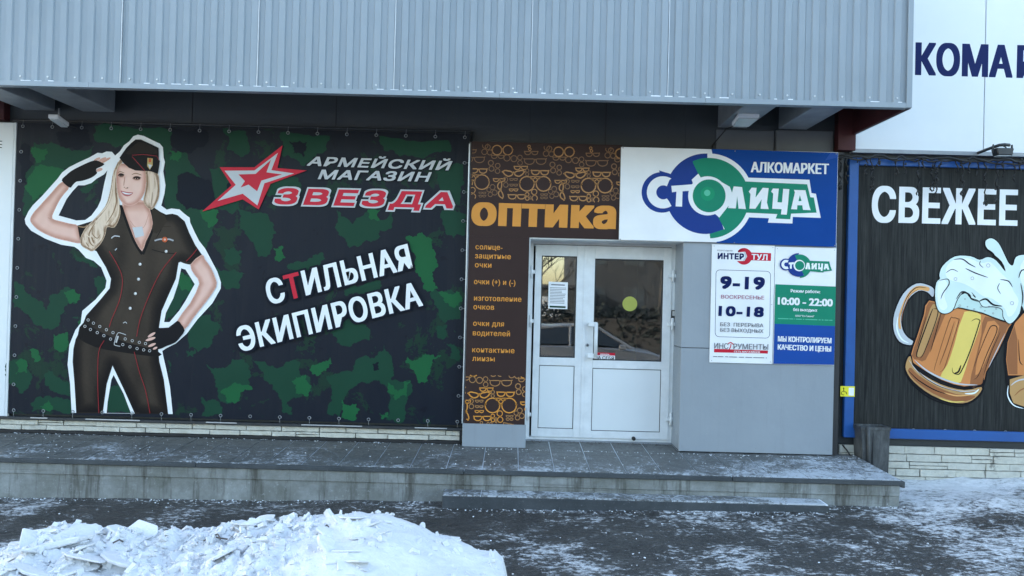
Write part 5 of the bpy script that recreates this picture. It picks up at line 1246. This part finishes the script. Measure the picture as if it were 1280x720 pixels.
#@@THINGS
# ------------------------------------------------------------------ litter bin
YBn = -.50
qb = P(1094, 594, YBn)
bn = thing('litter_bin', 'tall battered dark grey metal litter bin between the porch and the beer poster', 'bin', (qb.x, YBn, qb.z))
bm = bmesh.new()
zt, zb_ = PZ(1094, 534, YBn), PZ(1094, 594, YBn) - .06
xt0, xt1, xb0_, xb1_ = PX(1077, 535, YBn), PX(1112.5, 535, YBn), PX(1081, 590, YBn), PX(1111.5, 592, YBn)
def ringv(x0, x1, y0, y1, z): return [bm.verts.new(v) for v in ((x0, y0, z), (x1, y0, z), (x1, y1, z), (x0, y1, z))]
A = ringv(xb0_, xb1_, YBn + .02, YBn + .20, zb_); B = ringv(xt0, xt1, YBn, YBn + .21, zt - .03); B2 = ringv(xt0 - .008, xt1 + .008, YBn - .008, YBn + .215, zt - .028); B3 = ringv(xt0 - .008, xt1 + .008, YBn - .008, YBn + .215, zt); B4 = ringv(xt0 + .02, xt1 - .02, YBn + .02, YBn + .19, zt - .002); B5 = ringv(xb0_ + .02, xb1_ - .02, YBn + .04, YBn + .18, zb_ + .03)
for U, W_ in ((A, B), (B, B2), (B2, B3), (B3, B4), (B4, B5)):
    for k in range(4): bm.faces.new((U[k], U[(k + 1) % 4], W_[(k + 1) % 4], W_[k]))
bm.faces.new(A[::-1]); bm.faces.new(B5)
bmesh.ops.subdivide_edges(bm, edges=bm.edges[:], cuts=4, use_grid_fill=True)
for v in bm.verts: v.co.y += .003 * noise.noise(v.co * 9); v.co.x += .002 * noise.noise(v.co * 8 + Vector((5, 0, 0)))
bmesh.ops.recalc_face_normals(bm, faces=bm.faces)
obj('body', bm_mesh(bm, 'body'), bn, 'worn_bin_paint')
tube('support_post', [(xt0 + .055, YBn - .022, zt + .01), (xb0_ + .045, YBn + .0, zb_)], .016, 'worn_bin_paint', bn, 8)
box('seam_strip', xb0_ + .075, xb0_ + .083, YBn + .0, YBn + .012, zb_ + .1, zt - .06, 'dark_metal', bn, 0)
cb = tube('loose_cable', [P(u, v, y) for u, v, y in ((1053, 556, YW - .05), (1058, 562, YW - .09), (1064, 571, YW - .10), (1070, 580, YW - .14), (1077, 588, YW - .2))], .007, 'cable')
tag(cb, 'black cable dropping past the stones beside the litter bin', 'cable')

# ------------------------------------------------------------------ lamps
def led_lamp(u, v, Y, w, label, sx=1):
    q = P(u, v, Y); t = thing('floodlight', label, 'lamp', (q.x, q.y, q.z), 'pale floodlights under the canopy')
    bm = bmesh.new(); add_box(bm, q.x - w / 2, q.x + w / 2, Y, Y + .16, q.z + .01, q.z + .05, .006)
    for vtx in bm.verts:
        if vtx.co.y > Y + .08: vtx.co.z -= .045; vtx.co.x += (q.x - vtx.co.x) * .15 - .03 * sx
    obj('housing', bm_mesh(bm, 'housing'), t, 'lamp_body')
    bm = bmesh.new(); add_box(bm, q.x - w / 2 + .012, q.x + w / 2 - .012, Y + .012, Y + .15, q.z - .002, q.z + .0095)
    for vtx in bm.verts:
        if vtx.co.y > Y + .08: vtx.co.z -= .045; vtx.co.x += (q.x - vtx.co.x) * .15 - .03 * sx
    obj('lens', bm_mesh(bm, 'lens'), t, 'lamp_glass')
    tube('bracket', [(q.x, Y + .10, q.z + .03), (q.x, Y + .10, zbm + .002)], .010, 'steel_grey', t, 6)
    tube('lead', [(q.x - .06 * sx, Y + .15, q.z - .03), (q.x - .12 * sx, Y + .3, q.z - .03), (q.x - .16 * sx, YW - .02, q.z - .12), (q.x - .16 * sx, YW - .012, ZST + .02)], .006, 'cable', t, 5)
    return t
led_lamp(936, 148, -.95, .20, 'white floodlight under the right end of the canopy')
led_lamp(66, 149, -.55, .10, 'small pale floodlight under the left end of the canopy', -1)
fl = thing('black_floodlight', 'black floodlight on a bent arm at the foot of the white fascia', 'lamp', tuple(P(1230, 190, YR)))
YL = YR - .38
def L3(u, v, y): return tuple(P(u, v, y))
tube('arm', [L3(1223, 191, YR - .02), L3(1236, 186, YR - .2), L3(1249, 181.5, YL), L3(1256, 180.8, YL), L3(1262, 181.5, YL)], .016, 'dark_metal', fl, 8)
q = P(1253, 191, YL)
bm = bmesh.new(); add_box(bm, q.x - .085, q.x + .085, YL - .05, YL + .05, q.z - .03, q.z + .04, .008)
for v in bm.verts:
    if v.co.z < q.z: v.co.x = q.x + (v.co.x - q.x) * .8
obj('lamp_head', bm_mesh(bm, 'lamp_head'), fl, 'dark_metal')
box('lens', q.x - .06, q.x + .06, YL - .04, YL + .04, q.z - .036, q.z - .031, 'lamp_glass', fl, 0)
boxes('yoke', [(q.x - .095, q.x - .088, YL - .01, YL + .01, q.z, q.z + .08), (q.x + .088, q.x + .095, YL - .01, YL + .01, q.z, q.z + .08)], 'dark_metal', fl, 0)
tube('bracket_post', [L3(1265, 182, YL), L3(1265, 192, YL), L3(1264, 194, YR - .02)], .009, 'dark_metal', fl, 6)
tube('lead', [L3(1250, 181, YL), L3(1257, 184, YL - .02), L3(1261, 189, YL), L3(1256, 196, YR - .05), L3(1244, 199, YR - .03)], .006, 'cable', fl, 5)

# ------------------------------------------------------------------ icicle light garland over the poster
ga = thing('light_garland', 'tangled black string of icicle lights hanging over the top of the beer poster', 'string lights', tuple(P(1070, 196, YP - .1)))
YG = YP - .075; rn = random.Random(17)
pts = []; u = 1046
while u < 1420:
    pts.append(P(u, 195 + (u - 1046) * .024 + rn.uniform(-2.6, 2.6), YG + rn.uniform(-.02, .02))); u += rn.uniform(5, 10)
tube('main_wire', pts, .012, 'cable', ga, 5)
pts = []; u = 1046
while u < 1420:
    pts.append(P(u, 197.5 + (u - 1046) * .03 + rn.uniform(-2.2, 2.2), YG + rn.uniform(-.02, .02))); u += rn.uniform(6, 12)
tube('main_wire', pts, .010, 'cable', ga, 5)
drops = [(1050, 236), (1058, 232), (1070, 206), (1083, 220), (1090, 240), (1098, 207), (1121, 218), (1131, 218), (1148, 244), (1155, 212), (1165, 238), (1170, 250), (1176, 210), (1196, 216), (1203, 244), (1212, 216), (1232, 256), (1246, 254), (1222, 222), (1254, 221), (1268, 228), (1276, 215), (1290, 240), (1305, 230), (1322, 250), (1340, 226), (1360, 240), (1380, 232), (1400, 246)]
for u0, v1 in drops:
    v = 197 + (u0 - 1046) * .026; pts = []; ph = rn.uniform(0, 6); uu = u0
    while v < v1:
        pts.append(P(uu + 1.6 * math.sin(ph + v * .33) + rn.uniform(-.7, .7), v, YG + .012 * math.sin(v * .5 + ph))); v += 3
    if rn.random() < .6 and v1 > 225:
        for t in range(7): pts.append(P(uu + 2.6 * math.sin(t * .9), v1 + 3 * math.cos(t * .9) - 2, YG - .005 * t))
    if len(pts) > 2: tube('drop_wire', pts, .0072, 'cable', ga, 4)
bm = bmesh.new(); g2 = random.Random(5)
for _ in range(70):
    u0, v1 = g2.choice(drops); c = P(u0 + g2.uniform(-2, 2), g2.uniform(198, v1), YG - .005)
    g = bmesh.ops.create_icosphere(bm, subdivisions=1, radius=.013)
    for vv_ in g['verts']: vv_.co = vv_.co + c
tag(obj('bulbs', bm_mesh(bm, 'bulbs'), ga, 'cable'), kind='stuff')

# ------------------------------------------------------------------ snow pile
YH = -3.95
prof_px = [(-420, 742), (-250, 720), (-120, 706), (0, 693), (30, 668), (55, 655), (95, 643), (130, 652), (190, 650), (260, 655), (330, 643), (370, 637), (410, 636), (450, 634), (480, 637), (500, 645), (530, 655), (560, 665), (585, 675), (604, 684), (620, 688), (629, 697), (634, 722), (640, 760)]
prof = [(PX(u, v, YH), max(.0, PZ(u, v, YH))) for u, v in prof_px]
def crest(x):
    if x <= prof[0][0]: return prof[0][1]
    for (a, b), (c, d) in zip(prof, prof[1:]):
        if a <= x <= c: t = (x - a) / (c - a); return b + (d - b) * t
    return -.1
def ztop(x, y):
    """height of the pile above z = 0"""
    c = crest(x) ; d = y - YH
    base = ground_z(x, y) - .06
    w_ = .62 + .18 * noise.noise(Vector((x * .9, 2, 0))) if d > 0 else 1.9 + .25 * noise.noise(Vector((x, 7, 0)))
    k = max(0, 1 - abs(d / w_) ** (1.9 if d < 0 else 1.7))
    rough = max(0, min(1, (-.85 - x) / .5)) * 1.0
    sm = (c - .005 - .035 * rough - base)
    n = noise.fractal(Vector((x * 1.6, y * 1.6, 1)), 1, 2.1, 3) * .045
    cell = noise.voronoi(Vector((x * 5.5, y * 5.5, .5)))[0]
    n2 = (cell[1] - cell[0]) * .075 * rough + noise.fractal(Vector((x * 9, y * 9, 4)), .8, 2.2, 4) * (.014 + .028 * rough)
    edge = min(1, k * 4)
    return base + sm * k + (n - .02) * min(1, k * 3) + n2 * edge - .02 * rough
pile = thing('snow_pile', 'heap of shovelled snow with broken slabs in the left foreground', 'snow pile', (-2, YH, 0))
bm = bmesh.new(); nxg, nyg = 300, 150
X0, X1, Y0, Y1 = -4.6, .12, -6.3, -3.1
rows = []
for j in range(nyg + 1):
    t = j / nyg; y = Y0 + (Y1 - Y0) * t; rows.append([bm.verts.new((X0 + (X1 - X0) * a / nxg, y, ztop(X0 + (X1 - X0) * a / nxg, y))) for a in range(nxg + 1)])
for a, b in zip(rows, rows[1:]):
    for q_ in range(nxg): bm.faces.new((a[q_], a[q_ + 1], b[q_ + 1], b[q_]))
obj('packed_snow', bm_mesh(bm, 'packed_snow', True), pile, 'snow')
rn = random.Random(31)
def slab_mesh():
    bm = bmesh.new(); n = rn.randint(5, 8); th = rn.uniform(.10, .20); R_ = []
    for q_ in range(n):
        a = 2 * math.pi * (q_ + rn.uniform(-.25, .25)) / n; r_ = rn.uniform(.7, 1.15); R_.append((r_ * math.cos(a), r_ * .75 * math.sin(a)))
    lo = [bm.verts.new((a * .93, b * .93, -th)) for a, b in R_]; hi = [bm.verts.new((a, b, rn.uniform(-.03, .03))) for a, b in R_]
    c = bm.verts.new((0, 0, .05))
    for q_ in range(n):
        bm.faces.new((lo[q_], lo[(q_ + 1) % n], hi[(q_ + 1) % n], hi[q_])); bm.faces.new((hi[q_], hi[(q_ + 1) % n], c))
    bm.faces.new(lo[::-1]); bmesh.ops.bevel(bm, geom=bm.edges[:], offset=.035, segments=1, affect='EDGES')
    return bm_mesh(bm, 'snow_slab')
shapes = [slab_mesh() for _ in range(10)]; protos = [None] * 10
def put_slab(x, y, s, tilt=.6, up=.0):
    k = rn.randrange(10)
    if protos[k] is None: o = protos[k] = obj('snow_slab', shapes[k], pile, 'snow')
    else: o = copy_obj(protos[k], pile)
    o.location = (x, y, ztop(x, y) + up * s); o.scale = (s, s, s * rn.uniform(.6, 1.1))
    o.rotation_euler = (rn.gauss(.22, tilt * .3), rn.gauss(0, tilt * .28), rn.uniform(0, 6.3)); return o
for u, v, yy, s in ((112, 662, YH - .02, .10), (190, 655, YH, .055), (150, 690, YH - .35, .17), (200, 700, YH - .4, .16), (60, 690, YH - .25, .20), (110, 700, YH - .4, .15), (240, 690, YH - .3, .10), (40, 712, YH - .5, .16), (95, 680, YH - .15, .16), (20, 700, YH - .3, .12), (170, 672, YH - .1, .10), (300, 690, YH - .3, .09)):
    put_slab(PX(u, v, yy), yy, s, .4, -.02)
for _ in range(170):
    x = rn.uniform(-3.6, -1.15) if rn.random() < .93 else rn.uniform(-1.0, -.6); y = YH - abs(rn.gauss(0, .45)) + .05
    put_slab(x, y, .035 + .095 * rn.random() ** 1.9, .8, .0)
items = []
for _ in range(6500):
    if rn.random() < .97: x = rn.uniform(-3.8, -1.0) + rn.gauss(0, .08)
    else: x = rn.uniform(-.9, .0)
    y = YH + .3 - abs(rn.gauss(0, .75)); s = .004 + .016 * rn.random() ** 2.4
    items.append((Vector((x, y, ztop(x, y) + s * .2)), s, Matrix.Rotation(rn.uniform(0, 6), 3, Vector((rn.random(), rn.random(), rn.random() + .01)).normalized()), (rn.uniform(.6, 1.7), rn.uniform(.6, 1.5), rn.uniform(.25, .8)), rn.random() < .4))
tag(obj('snow_rubble', lumps(items), pile, 'snow'), kind='stuff')
bm = bmesh.new()
for u, v, l_ in ((255, 645, .12), (262, 668, .07), (402, 705, .035), (92, 688, .08), (196, 668, .04), (330, 690, .05), (140, 705, .05), (68, 676, .05)):
    x = PX(u, v, YH - .2); y = YH - .2; a = rn.uniform(-.6, .6); z_ = ztop(x, y) + .012
    tube_bm(bm, [(x, y, z_), (x + l_ * .5, y + .02, z_ + .012), (x + l_ * math.cos(a), y + l_ * math.sin(a), z_)], .0045, 5)
tag(obj('twigs', bm_mesh(bm, 'twigs'), pile, 'twig'), kind='stuff')

# ------------------------------------------------------------------ across the yard (seen mirrored in the door glass)
def car(label, cx, cy, rz, mat, grp='cars parked across the yard'):
    z0 = ground_z(cx, cy); t = thing('parked_car', label, 'car', (cx, cy, z0), grp); t.rotation_euler = (0, 0, rz)
    def sub(name, bm, m_, par=t, smooth=False):
        o = bpy.data.objects.new(name, bm_mesh(bm, name, smooth)); o.data.materials.append(MATS[m_]); C.objects.link(o); o.parent = par; return o
    side = [(-2.12, .28), (-2.16, .55), (-2.1, .78), (-1.95, .92), (-1.25, 1.0), (1.15, .96), (1.75, .86), (2.08, .70), (2.16, .5), (2.1, .28)]
    bm = bmesh.new(); L_ = []
    for yy, sc in ((-.86, .97), (-.80, 1), (.80, 1), (.86, .97)):
        L_.append([bm.verts.new((x * (1 if abs(yy) < .83 else .985), yy, z * (1 if abs(yy) < .83 else .97) + .0)) for x, z in side])
    for a, b in zip(L_, L_[1:]):
        for k in range(len(side)): bm.faces.new((a[k], a[(k + 1) % len(side)], b[(k + 1) % len(side)], b[k]))
    bm.faces.new(L_[0]); bm.faces.new(L_[-1][::-1]); bmesh.ops.recalc_face_normals(bm, faces=bm.faces)
    body = sub('body', bm, mat)
    roofp = [(-1.75, .94), (-1.15, 1.40), (-.3, 1.47), (.35, 1.42), (1.12, .95)]
    bm = bmesh.new(); L_ = []
    for yy, sh in ((-.74, .0), (-.60, 1), (.60, 1), (.74, 0)):
        L_.append([bm.verts.new((x, yy, z if sh else min(z, .97 + (z - .94) * .12))) for x, z in roofp])
    for a, b in zip(L_, L_[1:]):
        for k in range(len(roofp) - 1): bm.faces.new((a[k], a[k + 1], b[k + 1], b[k]))
    bmesh.ops.recalc_face_normals(bm, faces=bm.faces); sub('glasshouse', bm, 'glass_far', body)
    bm = bmesh.new()
    for s in (-1, 1):
        for (x, z), (x2, z2) in (((-1.80, .95), (-1.12, 1.42)), ((1.16, .96), (.36, 1.43)), ((-.35, .98), (-.35, 1.47))):
            tube_bm(bm, [(x, s * .735, z), (x2, s * .60, z2 + .005)], .035, 5)
        tube_bm(bm, [(-1.15, s * .60, 1.41), (-.3, s * .60, 1.48), (.37, s * .60, 1.43)], .03, 5)
    add_box(bm, -1.14, .34, -.6, .6, 1.425, 1.475, .02); sub('roof', bm, mat, body)
    for x in (-1.32, 1.36):
        for s in (-1, 1):
            bm = bmesh.new(); tube_bm(bm, [(x, s * .70, .32), (x, s * .885, .32)], .32, 20); wh = sub('wheel', bm, 'tyre')
            bm = bmesh.new(); tube_bm(bm, [(x, s * .87, .32), (x, s * .893, .32)], .2, 10); sub('rim', bm, 'zinc', wh)
    for s in (-1, 1):
        bm = bmesh.new(); add_box(bm, 2.02, 2.14, s * .68 - .14, s * .68 + .14, .60, .74, .02); sub('headlight', bm, 'headlamp')
        bm = bmesh.new(); add_box(bm, -2.15, -2.05, s * .7 - .1, s * .7 + .1, .66, .84, .02); sub('tail_light', bm, 'tail_red')
        bm = bmesh.new(); add_box(bm, .82, .98, s * .95 - .06, s * .95 + .06, .95, 1.06, .02); sub('mirror', bm, mat)
    return t
car('silver saloon car parked behind the photographer, mirrored in the door glass', 1.75, -11.2, 0, 'car_silver')
car('white saloon car parked further left across the yard', -3.3, -11.5, R(4), 'car_white')
car('white saloon car parked further right across the yard', 6.9, -11.4, R(180), 'car_white')
fb = thing('apartment_house', 'dark brick apartment house across the yard opposite the shop', 'building', (16, -45, 0))
simple('brick_dark', (.022, .026, .030), .9, .2, 3)
box('wall', 4.3, 34, -58, -44, -.6, 15, 'brick_dark', fb, 0)
box('roof', 4.0, 34.3, -58.3, -43.7, 15, 15.4, 'dark_metal', fb, 0)
proto = None
for fl_ in range(5):
    for c in range(11):
        x, z = 5.6 + c * 2.6, 1.2 + fl_ * 2.85
        if proto is None: proto = box('window', -.7, .7, -.05, .04, 0, 1.5, 'dark_metal', fb, .01); proto.location = (x, -44, z); pp = box('pane', -.6, .6, -.01, .06, .1, 1.4, 'glass_far', None, 0); pp.parent = proto; o = proto
        else:
            o = copy_obj(proto, fb); o.location = (x, -44, z); p2 = copy_obj(pp, o)
hd = thing('garage_row', 'low dark garage row across the yard left of the apartment house', 'garages', (-4, -40, 0))
box('wall', -22, 4.0, -46, -41, -.6, 2.5, 'brick_dark', hd, 0); box('roof', -22.3, 4.2, -46.3, -40.7, 2.5, 2.7, 'dark_metal', hd, 0)
for k in range(8): box('garage_door', -21 + k * 3.1, -18.6 + k * 3.1, -41.0, -40.94, -.3, 1.9, 'steel_grey', hd, .01)
# added leafy row, hides the sunlit ground from the door glass reflection
def added_hedge(x0, x1, y, h, label):
    t = thing('added_hedge', label, 'added_hedge', ((x0 + x1) / 2, y, ground_z(0, y))); r_ = random.Random(77); z0 = ground_z(0, y); V, F = [], []
    for _ in range(9000):
        p_ = Vector((r_.uniform(x0, x1), y + r_.uniform(-.5, .5), z0 + h * r_.random() ** .7 * (1 + .12 * noise.noise(Vector((_ * .01, 0, 0))))))
        a = Vector((r_.gauss(0, 1), r_.gauss(0, 1), r_.gauss(0, 1))).normalized() * .11; b = a.cross(Vector((r_.random(), r_.random(), r_.random()))).normalized() * .06; k = len(V)
        V += [tuple(p_ - a), tuple(p_ + b), tuple(p_ + a), tuple(p_ - b)]; F.append((k, k + 1, k + 2, k + 3))
    me = bpy.data.meshes.new('foliage'); me.from_pydata(V, [], F); tag(obj('foliage', me, t, 'hedge_leaf'), kind='stuff')
    boxes('branches', [(x0 + .1, x1 - .1, y - .3, y + .3, z0 - .1, z0 + h * .8)], 'bark', t, .05)
simple('hedge_leaf', (.014, .020, .018), .8, .3, 3)
added_hedge(-9, 16, -17.5, 1.9, 'unseen dark shrub row added behind the parked cars to darken the door glass reflection')
def bare_tree(x, y, h, label, seed, grp='bare trees across the yard'):
    z0 = ground_z(x, y) - .05; t = thing('bare_tree', label, 'tree', (x, y, z0), grp); r_ = random.Random(seed)
    bm = bmesh.new(); tube_bm(bm, [(x, y, z0), (x + .1, y, z0 + h * .3), (x - .05, y + .1, z0 + h * .6), (x, y, z0 + h)], [.2, .16, .10, .02], 8); obj('trunk', bm_mesh(bm, 'trunk', True), t, 'bark')
    bm = bmesh.new()
    def br(p, d, l_, rad, dep):
        e = p + d * l_; m2 = p + d * l_ * .5 + Vector((r_.uniform(-.1, .1), r_.uniform(-.1, .1), 0)) * l_ * .4
        tube_bm(bm, [p, m2, e], [rad, rad * .8, rad * .5], 3, False)
        if dep:
            for _ in range(3):
                q_ = p + (e - p) * r_.uniform(.35, 1); nd = (d + Vector((r_.uniform(-.8, .8), r_.uniform(-.8, .8), r_.uniform(-.1, .6)))).normalized(); br(q_, nd, l_ * r_.uniform(.45, .7), rad * .55, dep - 1)
    for k in range(16):
        zz_ = z0 + h * (.3 + .65 * k / 16); a = k * 2.4; br(Vector((x, y, zz_)), Vector((math.cos(a), math.sin(a), .7)).normalized(), h * .30 * (1 - k / 22), .06, 3)
    obj('crown', bm_mesh(bm, 'crown'), t, 'bark')
for k, (x, y, h) in enumerate(((6.2, -24, 10), (9.4, -26, 11), (12.5, -23, 9), (1.2, -33, 7), (-9, -30, 9))):
    bare_tree(x, y, h, ('bare tree nearest the apartment house door', 'tallest bare tree before the apartment house', 'bare tree at the far right of the yard', 'small bare tree before the garage row', 'bare tree at the left end of the garages')[k], 40 + k)
bpy.data.scenes.remove(SCR)
